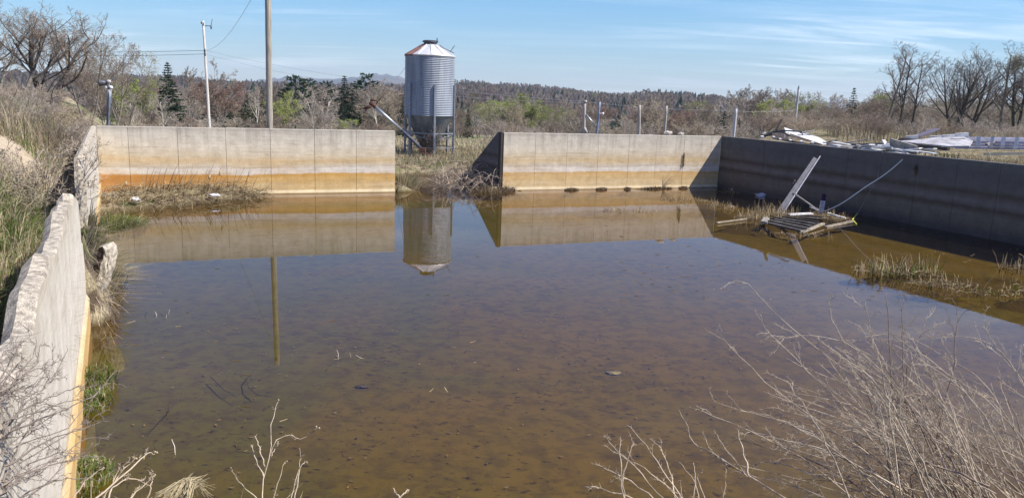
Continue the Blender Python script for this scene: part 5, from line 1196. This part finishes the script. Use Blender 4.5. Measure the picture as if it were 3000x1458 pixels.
# --- reeds in the pond: each clump a thing
def reed_clump(px, py, lx_, ly_, n, hr, label, seed, green=.12, flat=.25, rot=0.):
    rg = random.Random(seed); n = int(n*1.05); flat = min(.85, flat+.1); c = Vector(gz(px, py, 0)); m = MB()
    for i in range(n):
        a = rg.random()*6.2832; q = math.sqrt(rg.random()); dx, dy = lx_*q*math.cos(a), ly_*q*math.sin(a); p = Vector((dx*math.cos(rot)-dy*math.sin(rot), dx*math.sin(rot)+dy*math.cos(rot), -.12))
        mi = 3 if rg.random() < green else rg.choice((0, 0, 0, 1, 1, 2)); L = rg.uniform(*hr); w = rg.uniform(.005, .011)
        if rg.random() < flat:
            b = rg.random()*6.28; p.z = rg.uniform(.0, .07); e_ = p+Vector((math.cos(b), math.sin(b), rg.uniform(-.03, .12)))*L*.9; m.tube([p, p.lerp(e_, .5)+Vector((0, 0, .03)), e_], [w*.8, w*.8, w*.4], 3, mi, cap=False); continue
        d = Vector((rg.uniform(-.35, .35), rg.uniform(-.35, .35), 1)).normalized(); L *= rg.uniform(.5, 1.); k1 = p+d*(L*.65+.12); 
        if rg.random() < .3: e_ = k1+Vector((rg.uniform(-1, 1), rg.uniform(-1, 1), rg.uniform(-.6, .4))).normalized()*L*.4      # snapped over
        else: e_ = k1+d*L*.35+Vector((rg.uniform(-.1, .1), rg.uniform(-.1, .1), 0))*L
        m.tube([p, k1, e_], [w, w*.85, w*.35], 3, mi, cap=False)
    o = m.build('reed_clump' if flat < .69 or seed < 83 else 'straw_litter', REEDM); o.location = c; return tag(o, label, 'reeds', None, 'stuff' if seed in (83, 84) else None)
reed_clump(2590, 798, .75, .40, 190, (.18, .62), 'left thick half of the long reed bed at the right of the pond', 71, .22)
reed_clump(2665, 800, .7, .38, 170, (.2, .68), 'middle of the long reed bed, with the tallest snapped stalks and green shoots', 72, .30)
reed_clump(2770, 838, .85, .3, 150, (.12, .48), 'right half of the long reed bed, with crossed fallen straws', 73, .12, .5)
reed_clump(2890, 862, .8, .35, 60, (.06, .3), 'sparse broken straws trailing right of the long reed bed', 74, .15, .7)
reed_clump(2985, 790, .5, .4, 90, (.12, .55), 'dry straw heap in the water cut by the right edge, upper one', 75, 0, .5)
reed_clump(2990, 850, .45, .3, 50, (.1, .35), 'low straws in the water at the right edge, below the straw heap', 76, .1, .4)
reed_clump(2268, 638, .85, .6, 420, (.22, .72), 'dense dead reeds around the foot of the leaning steel channel', 77, .02)
reed_clump(2200, 640, .6, .45, 170, (.15, .5), 'dead reeds left of the wooden frame, behind the floating plank', 78, .02)
reed_clump(2430, 640, .85, .7, 420, (.14, .5), 'dead grass heaped over the right part of the wooden frame', 79, 0, .6)
reed_clump(2115, 608, .55, .45, 110, (.1, .4), 'straw tufts in the shadow edge near the wall corner', 80, 0, .3)
reed_clump(2070, 592, .5, .4, 60, (.08, .3), 'reddish low straws just left of the shadow edge', 81, 0, .5)
reed_clump(1985, 586, .6, .4, 70, (.06, .28), 'small pale tuft in the water below the dark weed on the joint', 82, 0, .3)
reed_clump(1845, 618, 1.0, .5, 90, (.04, .18), 'low reddish debris tuft in the middle of the wall mirror image', 83, 0, .6)
reed_clump(2340, 690, 1.1, .25, 80, (.05, .2), 'straws floating along the front edge of the wooden frame', 84, 0, .8)
reed_clump(2135, 565, .5, .3, 40, (.15, .4), 'yellowish bent straws beside the wall corner', 85, .3, .6)
# dead weeds at the feet of the right back wall joints
for i, (px, py, s_, lab) in enumerate(((1485, 552, .42, 'dark clump of mud and weeds at the gap end of the right back wall'), (1675, 556, .36, 'low dark weed mound at the second joint of the right back wall'), (1762, 555, .28, 'low dark weed mound at the middle joint of the right back wall'), (1838, 554, .16, 'tiny dark tuft at the foot of the right back wall'), (1925, 552, .85, 'widest dark mound at the foot of the right back wall, with bare stems fanning out'), (2002, 552, .25, 'small dark tuft at the wall foot next to the slanting shadow'))):
    c = Vector(onb(px, py, -.28)); c.z = .0; r_ = np.random.RandomState(90+i); n = int(420*s_+120); a = r_.rand(n)*6.28; q = np.sqrt(r_.rand(n))
    P_ = np.stack([q*np.cos(a)*s_*.92+.4*q*np.sin(a)*0, q*np.cos(a)*s_*.40+q*np.sin(a)*.15, -.01+.05*(1-q)], 1)
    o = blades('weed_mound', P_, r_.uniform(.04, .15, n)*(1+.9*(i == 0)), REEDM[1:3]+[M_twig], r_.choice(3, n, p=(.4, .35, .25)), None, .9, .010, .8, 95+i); o.location = c; tag(o, lab, 'weeds')
    if i == 4:
        m = MB(); rg = random.Random(4)
        for k in range(16):
            d = Vector((rg.uniform(-.3, 1.0), rg.uniform(-.2, .2), 1)).normalized(); L = rg.uniform(.4, 1.1); w_ = [Vector((.25, 0, 0)), Vector((.25, 0, 0))+d*L*.5, Vector((.25, 0, .02))+d*L+Vector((.12, 0, -.04))]; m.tube(w_, [.007, .005, .003], 3, cap=False); spurs(m, w_, 3, .12, .003, rg)
        m.build('stems', M_twig, o)
for (px, py, s_, f, lab) in ((2003, 470, .30, onb, 'dark dried weed growing from a joint of the right back wall'), (2683, 500, .16, onr, 'round dark weed on a joint of the shaded right wall')):
    c = Vector(f(px, py, -.03)); r_ = np.random.RandomState(int(px)); n = 170; u_ = r_.uniform(-1, 1, n); P_ = np.stack([r_.randn(n)*.035*(1-abs(u_)), r_.randn(n)*.03, u_*s_], 1)
    o = blades('wall_weed', P_, r_.uniform(.04, .14, n), REEDM[1:3], r_.choice(2, n), None, .9, .005, .8, 7); o.location = c; tag(o, lab, 'weed')
# brush pile at the right side of the gap
m = MB(); rg = random.Random(101); c = Vector((-1.45, 32.9, 0))
for i in range(380):
    u = rg.random(); p = Vector((rg.uniform(-1.9, .75), rg.uniform(-1.4, 2.2), 0)); p.x += -.1*p.y; q = c+p; p.z = max(0, gzn(q.x, q.y))+rg.uniform(-.02, .55)*max(.1, 1-abs(p.x+.2)/2.2)
    d = Vector((rg.uniform(-1, .6), rg.uniform(-.7, .4), rg.uniform(-.25, .55))).normalized(); L = rg.uniform(.4, 1.5); k = p+d*L*.5+Vector((0, 0, .12*L)); e_ = p+d*L-Vector((0, 0, .22*L))
    e_.z = max(e_.z, .02); m.tube([p, k, e_], [.012, .010, .005], 3, rg.choice((0, 1, 1, 2)), cap=False)
o = m.build('brush_pile', [M_tan, M_twig, M_twigD]); o.location = c; tag(o, 'arched heap of dead brush on the right bank of the gap beside the wing wall', 'brush pile')
c = Vector((-1.0, 31.55, 0)); tuft('straw_tuft', c, .9, .28, 420, (.25, .6), [STRAW[0], STRAW[2], REEDM[1]], (3, 2, 2), 'pale straw hanging into the water in front of the wing wall', 'grass tuft', .7, .010, 102, .1, (.1, -.35))
c = Vector((-4.35, 31.2, 0)); tuft('straw_tuft', c, .45, .7, 620, (.3, .75), [STRAW[0], STRAW[1], GREEN[1]], (4, 2, 1.4), 'bright straw tuft leaning from the wall end over the channel', 'grass tuft', .6, .010, 103, .08, (.35, -.2))
# shrub creeping around the silo hopper
mT, mC, tips = shrub(105, 1.9, 30, .5, .006, .014, (6, 4, 3)); e = empty('dead_vine', (SC.x+.25, SC.y-.75, gzn(SC.x, SC.y-.8)), 'dead brush climbing the foot of the silo hopper', 'brush')
mT.build('stems', M_twig, e); mC.build('twigs', M_twigD, e)
# ------------------------------------------------------------------ twigs and stones in the shallow water
for i, (pts, lab) in enumerate((([(617, 1103, -.22), (655, 1140, -.22), (700, 1168, -.22)], 'left one of the two long sunken twigs'), ([(748, 1080, -.2), (724, 1110, -.22), (728, 1135, -.22), (755, 1156, -.22), (795, 1161, -.22)], 'curved sunken twig like a hook'), ([(532, 1153, -.1), (520, 1175, -.12), (500, 1195, -.14), (487, 1205, .01)], 'dark sunken root with a pale end near the left wall'))):
    m = MB(); P_ = [Vector(gz(*q)) for q in pts]; c = P_[0].copy(); m.tube([p-c for p in P_], [.0065]*(len(P_)-1)+[.003], 5); rg = random.Random(i); spurs(m, [p-c for p in P_], 9, .12, .003, rg); o = m.build('sunken_twig', M_barkD); o.location = c; tag(o, lab, 'twig')
for i, (px, py, lab) in enumerate(((1030, 1045, 'white forked twig sticking out of the middle of the pond'), (468, 922, 'pale thin stalks standing in the water near the left wall'), (1290, 1140, 'tiny pale twig in the near middle of the pond'), (450, 1335, 'sunken branch with white tips near the bottom left'))):
    m = MB(); rg = random.Random(110+i); n = (8, 7, 4, 10)[i]
    for k in range(n):
        p = Vector((rg.uniform(-.22, .22), rg.uniform(-.15, .15), rg.uniform(-.05, .0))); d = Vector((rg.uniform(-1, 1), rg.uniform(-.6, .6), rg.uniform(.0, .9 if i != 1 else 2.2))).normalized(); L = rg.uniform(.06, .19); m.tube([p, p+d*L*.5+rvec(rg)*.015, p+d*L], [.004, .0035, .002], 3, 0 if rg.random() < .3 else 1, cap=False)
    o = m.build('water_twig', [M_birch, M_barkD]); o.location = gz(px, py, 0); tag(o, lab, 'twig')
lump('stone', tuple(gz(1060, 1131, -.31)), .10, .06, .025, M_barkD, 'dark flat stone on the silt, left one', 'stone', 9)
lump('stone', tuple(gz(1796, 1091, -.31)), .13, .07, .025, M_gwood, 'greyish flat stone on the silt, right one', 'stone', 10)
m = MB(); rg = random.Random(120)
for i in range(2600):                              # sunken leaves and scraps
    x = rg.uniform(-7, 14); yv = rg.uniform(6, 27)
    if max(dists(x, yv)) > -.2: continue
    s_ = rg.uniform(.012, .04); a = rg.random()*6.28; b = s_*rg.uniform(.25, .6); z = -.322+rg.random()*.02
    m.add([(x+s_*math.cos(a), yv+s_*math.sin(a), z+.01), (x-b*math.sin(a), yv+b*math.cos(a), z), (x-s_*math.cos(a), yv-s_*math.sin(a), z+.008), (x+b*math.sin(a), yv-b*math.cos(a), z)], [(0, 1, 2, 3)], rg.choice((0, 0, 1, 2)))
tag(m.build('sunken_leaves', [M_barkD, M_twigD, REEDM[1]]), 'scattered dark leaves and scraps on the silt of the pond', 'leaves', kind='stuff')
m = MB(); rg = random.Random(122)
for i in range(260):                               # floating straws, thickest over the right half
    px = rg.uniform(1750, 3000) if rg.random() < .8 else rg.uniform(350, 1500); py = rg.uniform(575, 880) if px > 1700 else rg.uniform(640, 1250)
    p = Vector(gz(px, py, .006))
    if max(dists(p.x, p.y)) > -.15: continue
    a = rg.gauss(.2, .5); L = rg.uniform(.03, .13); d = Vector((math.cos(a), math.sin(a), 0)); m.tube([p-d*L/2, p+d*L/2], .004, 3, rg.choice((0, 1, 2)), cap=False)
tag(m.build('floating_straw', REEDM[:3]), 'short straws floating on the pond', 'straw', kind='stuff')
# ------------------------------------------------------------------ bare shrubs in the foreground
M_cane = bark('pale_canes', (.45, .38, .29), .45); M_caned = bark('dark_canes', (.20, .155, .125), .3); M_cang = bark('grey_canes', (.24, .20, .17), .25)
def cane(m, P, r0, r1, rg, twigs, tl, n=12, mi=0, spur=14, sl=.035, lv=0, wob=.009):
    P = [Vector(p) for p in P]; out = []; k = len(P)
    for i in range(n+1):
        f = i/n*(k-1); j = min(int(f), k-2); t_ = f-j; p0, p1_, p2_, p3_ = P[max(j-1, 0)], P[j], P[j+1], P[min(j+2, k-1)]
        out.append(.5*((2*p1_)+(p2_-p0)*t_+(2*p0-5*p1_+4*p2_-p3_)*t_*t_+(3*p1_-p0-3*p2_+p3_)*t_**3)+rvec(rg)*wob*(0 < i))
    m.tube(out, [r0+(r1-r0)*i/n for i in range(n+1)], 5 if lv == 0 else 4, mi)
    spurs(m, out, spur, sl, max(.0011, r1*.55), rg, mi, (35, 80), .25)
    for _ in range(twigs):
        f = (.15+.85*rg.random())*n; j = min(int(f), n-1); b = out[j].lerp(out[j+1], f-j); ax = (out[j+1]-out[j]).normalized(); sd = ax.cross(rvec(rg)).normalized()
        an = math.radians(rg.uniform(20, 55)); d = ax*math.cos(an)+sd*math.sin(an); L = tl*rg.uniform(.35, 1.2)*(1.15-.6*f/n); e_ = b+d*L+Vector((0, 0, rg.uniform(-.25, .15)*L)); md = b+d*L*.55+rvec(rg)*L*.07
        rr0 = max(r1, (r0+(r1-r0)*f/n)*.5)
        cane(m, [b, md, e_], rr0, max(.0012, r1*.6), rg, 3 if lv == 0 and L > .25 else 0, L*.5, 6, mi, int(5+L*26), sl*.9, lv+1, .008)
    return out
def P3(q): return gy(q[0], q[1], q[2])
def fg_shrub(name, label, cat, root, canes, seed, mats, parts, tw=(7, .5), r=(.009, .0022), spur=22):
    e = empty(name, root, label, cat); O = Vector(root); rg = random.Random(seed); ms = [MB() for _ in parts]
    for (pts, mi) in canes:
        k = rg.uniform(.75, 1.25)*(1.5 if mi else 1.); P = [Vector(P3(q))-O for q in pts]; cane(ms[mi], P, r[0]*k, r[1], rg, tw[0], tw[1], 12, 0, spur)
    for mm, p, mt in zip(ms, parts, mats):
        if mm.f: mm.build(p, mt, e)
    return e
# main shrub at the lower right: canes read from the photograph, then its thicket
C = [([(2990, 1440, 5.4), (2800, 1290, 5.7), (2560, 1140, 6.0), (2380, 1010, 6.2), (2270, 920, 6.3), (2190, 832, 6.4), (2145, 822, 6.4)], 0), ([(2750, 1500, 5.2), (2560, 1340, 5.4), (2420, 1245, 5.6), (2280, 1150, 5.8), (2180, 1055, 5.9), (2095, 965, 6.0)], 0),
     ([(2680, 1480, 5.6), (2660, 1300, 5.7), (2655, 1120, 5.8), (2665, 1060, 5.8)], 1), ([(2640, 1440, 5.6), (2615, 1180, 5.8), (2605, 1000, 5.9), (2595, 858, 6.0)], 1), ([(2655, 1150, 5.8), (2680, 1040, 5.9), (2715, 922, 6.0)], 0), ([(2650, 1180, 5.7), (2645, 1030, 5.8), (2642, 905, 5.9)], 1),
     ([(2740, 1320, 5.5), (2790, 1090, 5.7), (2800, 990, 5.8), (2806, 920, 5.9)], 1), ([(2720, 1360, 5.4), (2560, 1130, 5.8), (2450, 960, 6.0), (2430, 885, 6.1)], 0), ([(2900, 1420, 5.3), (2700, 1220, 5.6), (2520, 1030, 5.9), (2380, 980, 6.0), (2290, 990, 6.0)], 0), ([(2640, 1400, 5.5), (2470, 1190, 5.7), (2330, 1050, 5.9), (2240, 960, 6.0), (2215, 905, 6.0)], 0),
     ([(2800, 1400, 5.4), (2640, 1240, 5.6), (2560, 1010, 5.9), (2535, 880, 6.0)], 0), ([(3050, 1400, 5.2), (2900, 1140, 5.6), (2760, 1040, 5.8), (2640, 980, 6.0), (2520, 990, 6.0)], 0), ([(3080, 1300, 5.4), (2960, 1060, 5.8), (2860, 990, 5.9), (2720, 990, 6.0)], 0), ([(3100, 1250, 5.3), (2990, 1100, 5.6), (2900, 1020, 5.8), (2850, 995, 5.8)], 0), ([(2600, 1480, 5.3), (2420, 1400, 5.5), (2250, 1350, 5.7), (2200, 1375, 5.7)], 0), ([(2620, 1470, 5.3), (2450, 1330, 5.6), (2300, 1300, 5.8), (2260, 1310, 5.8)], 0)]
rg = random.Random(130)
for i in range(112):
    x0 = min(3200, max(2480, rg.gauss(2860, 190))); y0 = rg.uniform(1420, 1560); dp = rg.uniform(4.6, 6.0); an = math.radians(rg.uniform(-80, -8)); L = rg.uniform(220, 700)*(1.15 if x0 > 2800 else .85)
    x1, y1 = x0+math.sin(an)*L*1.1, y0-math.cos(an)*L*.9-40; y1 = max(y1, 985+.02*abs(2800-x1)); sag = rg.uniform(.0, .14)*L
    C.append(([(x0, y0, dp), (x0+(x1-x0)*.45, y0+(y1-y0)*.55-sag*.6, dp+.25), (x1, y1, dp+.55)], 0 if rg.random() < .80 else 1))
root = tuple(gy(2850, 1520, 5.3))
fg_shrub('bare_shrub', 'big pale bare shrub with a dense thicket of canes in the lower right foreground', 'shrub', root, C, 131, [M_cane, M_caned], ['pale_canes', 'dark_canes'], (5, .32), (.0056, .0019), 18)
# thorny canes in the bottom middle right
C = [([(2010, 1480, 5.4), (1960, 1400, 5.6), (1890, 1300, 5.8), (1838, 1242, 5.9)], 0), ([(2000, 1475, 5.5), (1930, 1400, 5.6), (1840, 1345, 5.7), (1760, 1300, 5.8)], 0), ([(1960, 1480, 5.3), (1880, 1390, 5.5), (1810, 1320, 5.7), (1773, 1275, 5.8)], 0), ([(1985, 1480, 5.5), (1960, 1370, 5.7), (1935, 1310, 5.8), (1903, 1285, 5.8)], 0), ([(1940, 1480, 5.2), (1850, 1410, 5.4), (1780, 1375, 5.5), (1733, 1357, 5.6)], 0),
     ([(1834, 1480, 5.3), (1822, 1400, 5.4), (1843, 1330, 5.5), (1855, 1290, 5.6)], 1), ([(1832, 1480, 5.3), (1818, 1380, 5.4), (1818, 1280, 5.6)], 1), ([(1890, 1470, 5.4), (1800, 1440, 5.5), (1715, 1422, 5.6)], 0)]
fg_shrub('bare_shrub', 'low thorny bare shrub at the bottom edge, left of the big pale shrub', 'shrub', tuple(gy(1980, 1520, 5.3)), C, 133, [M_cane, M_tan], ['pale_canes', 'dark_canes'], (2, .16), (.0050, .0018), 20)
fg_shrub('bare_cane', 'single long thorny cane arching up left between the two foreground shrubs', 'shrub', tuple(gy(2330, 1490, 5.2)), [([(2330, 1475, 5.2), (2200, 1400, 5.4), (2085, 1328, 5.6), (2030, 1290, 5.7), (2010, 1240, 5.7), (1993, 1210, 5.8)], 0), ([(2195, 1398, 5.4), (2180, 1330, 5.5), (2163, 1260, 5.6)], 0), ([(2190, 1395, 5.4), (2145, 1340, 5.5), (2095, 1265, 5.7)], 0), ([(2150, 1370, 5.5), (2090, 1330, 5.6), (2056, 1266, 5.7)], 0)], 134, [M_cane], ['canes'], (0, .15), (.008, .0022), 26)
# dead weeds with seed heads
def weed(label, root, canes, seed, mat, tw=(2, .08), r=(.0042, .0014), heads=6):
    e = empty('dead_weed', root, label, 'weed'); O = Vector(root); rg = random.Random(seed); m = MB(); hd = MB()
    for pts in canes:
        o = cane(m, [Vector(P3(q))-O for q in pts], r[0]*rg.uniform(.8, 1.2), r[1], rg, tw[0], tw[1], 10, 0, 5, .02, 0, .006)
        if rg.random() < .6 and heads:
            for k in range(2):
                c = o[-1]+rvec(rg)*.012; hd.lathe([(.001, -.008), (.006, -.004), (.008, 0), (.005, .006), (.001, .008)], 6, c=(c.x, c.y)); 
                for q in range(len(hd.v)-30, len(hd.v)): hd.v[q] = (hd.v[q][0], hd.v[q][1], hd.v[q][2]+c.z)
    m.build('stems', mat, e)
    if hd.f: hd.build('seed_heads', STRAW[1], e)
    return e
weed('tall forked dead weed stem in the bottom middle with a long curled pale strip', tuple(gy(772, 1500, 4.7)), [[(772, 1490, 4.7), (770, 1400, 4.8), (790, 1340, 4.9), (793, 1270, 5.0), (800, 1220, 5.1), (818, 1170, 5.2)], [(772, 1395, 4.8), (745, 1335, 4.9), (735, 1305, 4.95)], [(776, 1365, 4.85), (760, 1310, 4.9), (748, 1275, 4.95)], [(752, 1458, 4.7), (700, 1408, 4.75), (680, 1374, 4.8)], [(786, 1352, 4.9), (800, 1300, 4.95), (830, 1280, 5.0), (852, 1272, 5.0), (862, 1282, 5.0), (885, 1284, 5.0), (910, 1268, 5.0), (932, 1252, 5.0)], [(795, 1335, 4.9), (808, 1310, 4.95), (815, 1298, 4.95)]], 141, M_cane, (1, .05))
weed('pair of thin dead stems crossing at the bottom, right of the forked weed', tuple(gy(850, 1500, 4.7)), [[(845, 1490, 4.7), (872, 1390, 4.8), (892, 1352, 4.9)], [(858, 1490, 4.7), (878, 1370, 4.85), (878, 1310, 4.9)], [(792, 1480, 4.7), (820, 1400, 4.8), (833, 1350, 4.9)]], 142, M_cane, (1, .05))
weed('broken white twig tip at the bottom edge below the middle of the pond', tuple(gy(1172, 1490, 4.8)), [[(1180, 1470, 4.8), (1165, 1450, 4.85), (1151, 1428, 4.9)], [(1170, 1456, 4.85), (1200, 1432, 4.9)]], 143, M_cane, (0, .05), (.007, .004), 0)
weed('cluster of dead seed stems at the bottom edge left of the big pale shrub', tuple(gy(2060, 1510, 5.1)), [[(2050, 1490, 5.1), (2040, 1420, 5.2), (2010, 1375, 5.3), (2000, 1360, 5.3)], [(2030, 1490, 5.1), (2038, 1400, 5.2), (2030, 1355, 5.3)], [(2075, 1490, 5.1), (2052, 1420, 5.2), (2045, 1390, 5.3), (2062, 1372, 5.3)], [(2110, 1490, 5.1), (2125, 1420, 5.2), (2128, 1372, 5.3)], [(2000, 1490, 5.1), (1995, 1430, 5.2), (1992, 1405, 5.2)]], 144, M_tan, (2, .06), (.005, .0018))
weed('pale dead stems with seed heads at the bottom left, in front of the wall foot', tuple(gy(300, 1520, 4.3)), [[(220, 1500, 4.2), (330, 1420, 4.4), (410, 1345, 4.6), (438, 1327, 4.7), (455, 1330, 4.7)], [(300, 1500, 4.3), (345, 1400, 4.5), (395, 1340, 4.6)], [(260, 1480, 4.3), (360, 1408, 4.5), (440, 1405, 4.6)], [(330, 1500, 4.4), (400, 1440, 4.5), (450, 1392, 4.6)], [(280, 1500, 4.3), (320, 1430, 4.4), (352, 1365, 4.5)], [(420, 1500, 4.5), (440, 1430, 4.55), (447, 1390, 4.6)], [(200, 1490, 4.2), (240, 1420, 4.3), (300, 1370, 4.4)]], 145, M_tan, (3, .12), (.0065, .0018))
m = MB(); rg = random.Random(150); O = Vector(gy(545, 1480, 4.8))
for i in range(70):
    a = Vector(gy(rg.uniform(440, 560), rg.uniform(1440, 1500), 4.7))-O; b = Vector(gy(rg.uniform(540, 590), rg.uniform(1395, 1425), 4.9))-O; c_ = b+Vector((rg.uniform(0, .12), rg.uniform(-.05, .05), rg.uniform(-.12, .02))); m.tube([a, a.lerp(b, .6)+Vector((0, 0, .04)), b, c_], [.0026, .0026, .002, .001], 3, cap=False)
o = m.build('straw_tuft', STRAW[0]); o.location = O; tag(o, 'bent tuft of pale straw at the bottom edge, left of the forked weed', 'grass tuft')
P_ = []; r = np.random.RandomState(151)
Pq = scatter(5200, (-4.4, 8.5), (3.0, 6.3), lambda x, y: (dists(x, y)[0] < -.1) & (ground_z(x, y) > -.05), 152)
blades('near_bank_grass', Pq, r.uniform(.12, .38, len(Pq)), MG, mixmi(len(Pq), 153, (4, 4, 3, .3, .3), Pq, 1.5, 4), 'dry grass on the near bank under the foreground shrubs', .6, .005, .7, 154)
# thin grey shrub in the lower left, in front of the white wall
C = []
rg = random.Random(160)
for pts in ([(-60, 1330, 3.2), (60, 1200, 3.4), (140, 1120, 3.6), (198, 1030, 3.8)], [(-40, 1300, 3.2), (90, 1235, 3.5), (190, 1200, 3.8), (270, 1160, 4.1), (345, 1085, 4.4)], [(-60, 1380, 3.2), (60, 1300, 3.5), (200, 1250, 3.9), (290, 1140, 4.3), (330, 1125, 4.4)], [(-40, 1200, 3.2), (40, 1120, 3.4), (110, 1060, 3.6), (120, 1010, 3.7)], [(-60, 1450, 3.1), (100, 1330, 3.5), (220, 1260, 3.9), (310, 1235, 4.2)], [(-30, 1480, 3.2), (60, 1380, 3.4), (160, 1330, 3.7), (250, 1325, 4.0)], [(-60, 1260, 3.1), (20, 1150, 3.3), (60, 1080, 3.4), (45, 1070, 3.5)], [(0, 1490, 3.3), (120, 1420, 3.6), (200, 1400, 3.8), (300, 1405, 4.1)], [(-50, 1150, 3.1), (0, 1050, 3.3), (40, 1010, 3.4)], [(60, 1480, 3.4), (150, 1400, 3.7), (230, 1290, 4.0), (320, 1285, 4.3)]): C.append((pts, 0))
for i in range(26):
    x0 = rg.uniform(-160, 20); y0 = rg.uniform(1180, 1520); an = math.radians(rg.uniform(25, 75)); L = rg.uniform(140, 330); C.append(([(x0, y0, 3.1), (x0+math.sin(an)*L*.5, y0-math.cos(an)*L*.55, 3.35), (x0+math.sin(an)*L, y0-math.cos(an)*L*.9, 3.6)], 0))
fg_shrub('bare_shrub', 'thin grey bare shrub reaching in from the lower left in front of the white wall', 'shrub', tuple(gy(-120, 1500, 3.1)), C, 161, [M_cang], ['canes'], (5, .22), (.0048, .0014), 10)
# ------------------------------------------------------------------ the air
if HAZE:
    m = MB(); lo, hi = -60., 150.
    m.hexa([(-7000, -120, lo), (7000, -120, lo), (7000, 5400, lo), (-7000, 5400, lo), (-7000, -120, hi), (7000, -120, hi), (7000, 5400, hi), (-7000, 5400, hi)])
    hm = bpy.data.materials.new('thin_haze'); hm.use_nodes = True; hn = hm.node_tree.nodes; hn.clear()
    ho = hn.new('ShaderNodeOutputMaterial'); hv = hn.new('ShaderNodeVolumePrincipled'); hv.inputs['Color'].default_value = (.72, .84, 1, 1); hv.inputs['Density'].default_value = HAZE; hv.inputs['Anisotropy'].default_value = .1
    hm.node_tree.links.new(hv.outputs[0], ho.inputs['Volume'])
    tag(m.build('haze', hm), 'thin bluish air over the far hills', 'haze', kind='stuff')
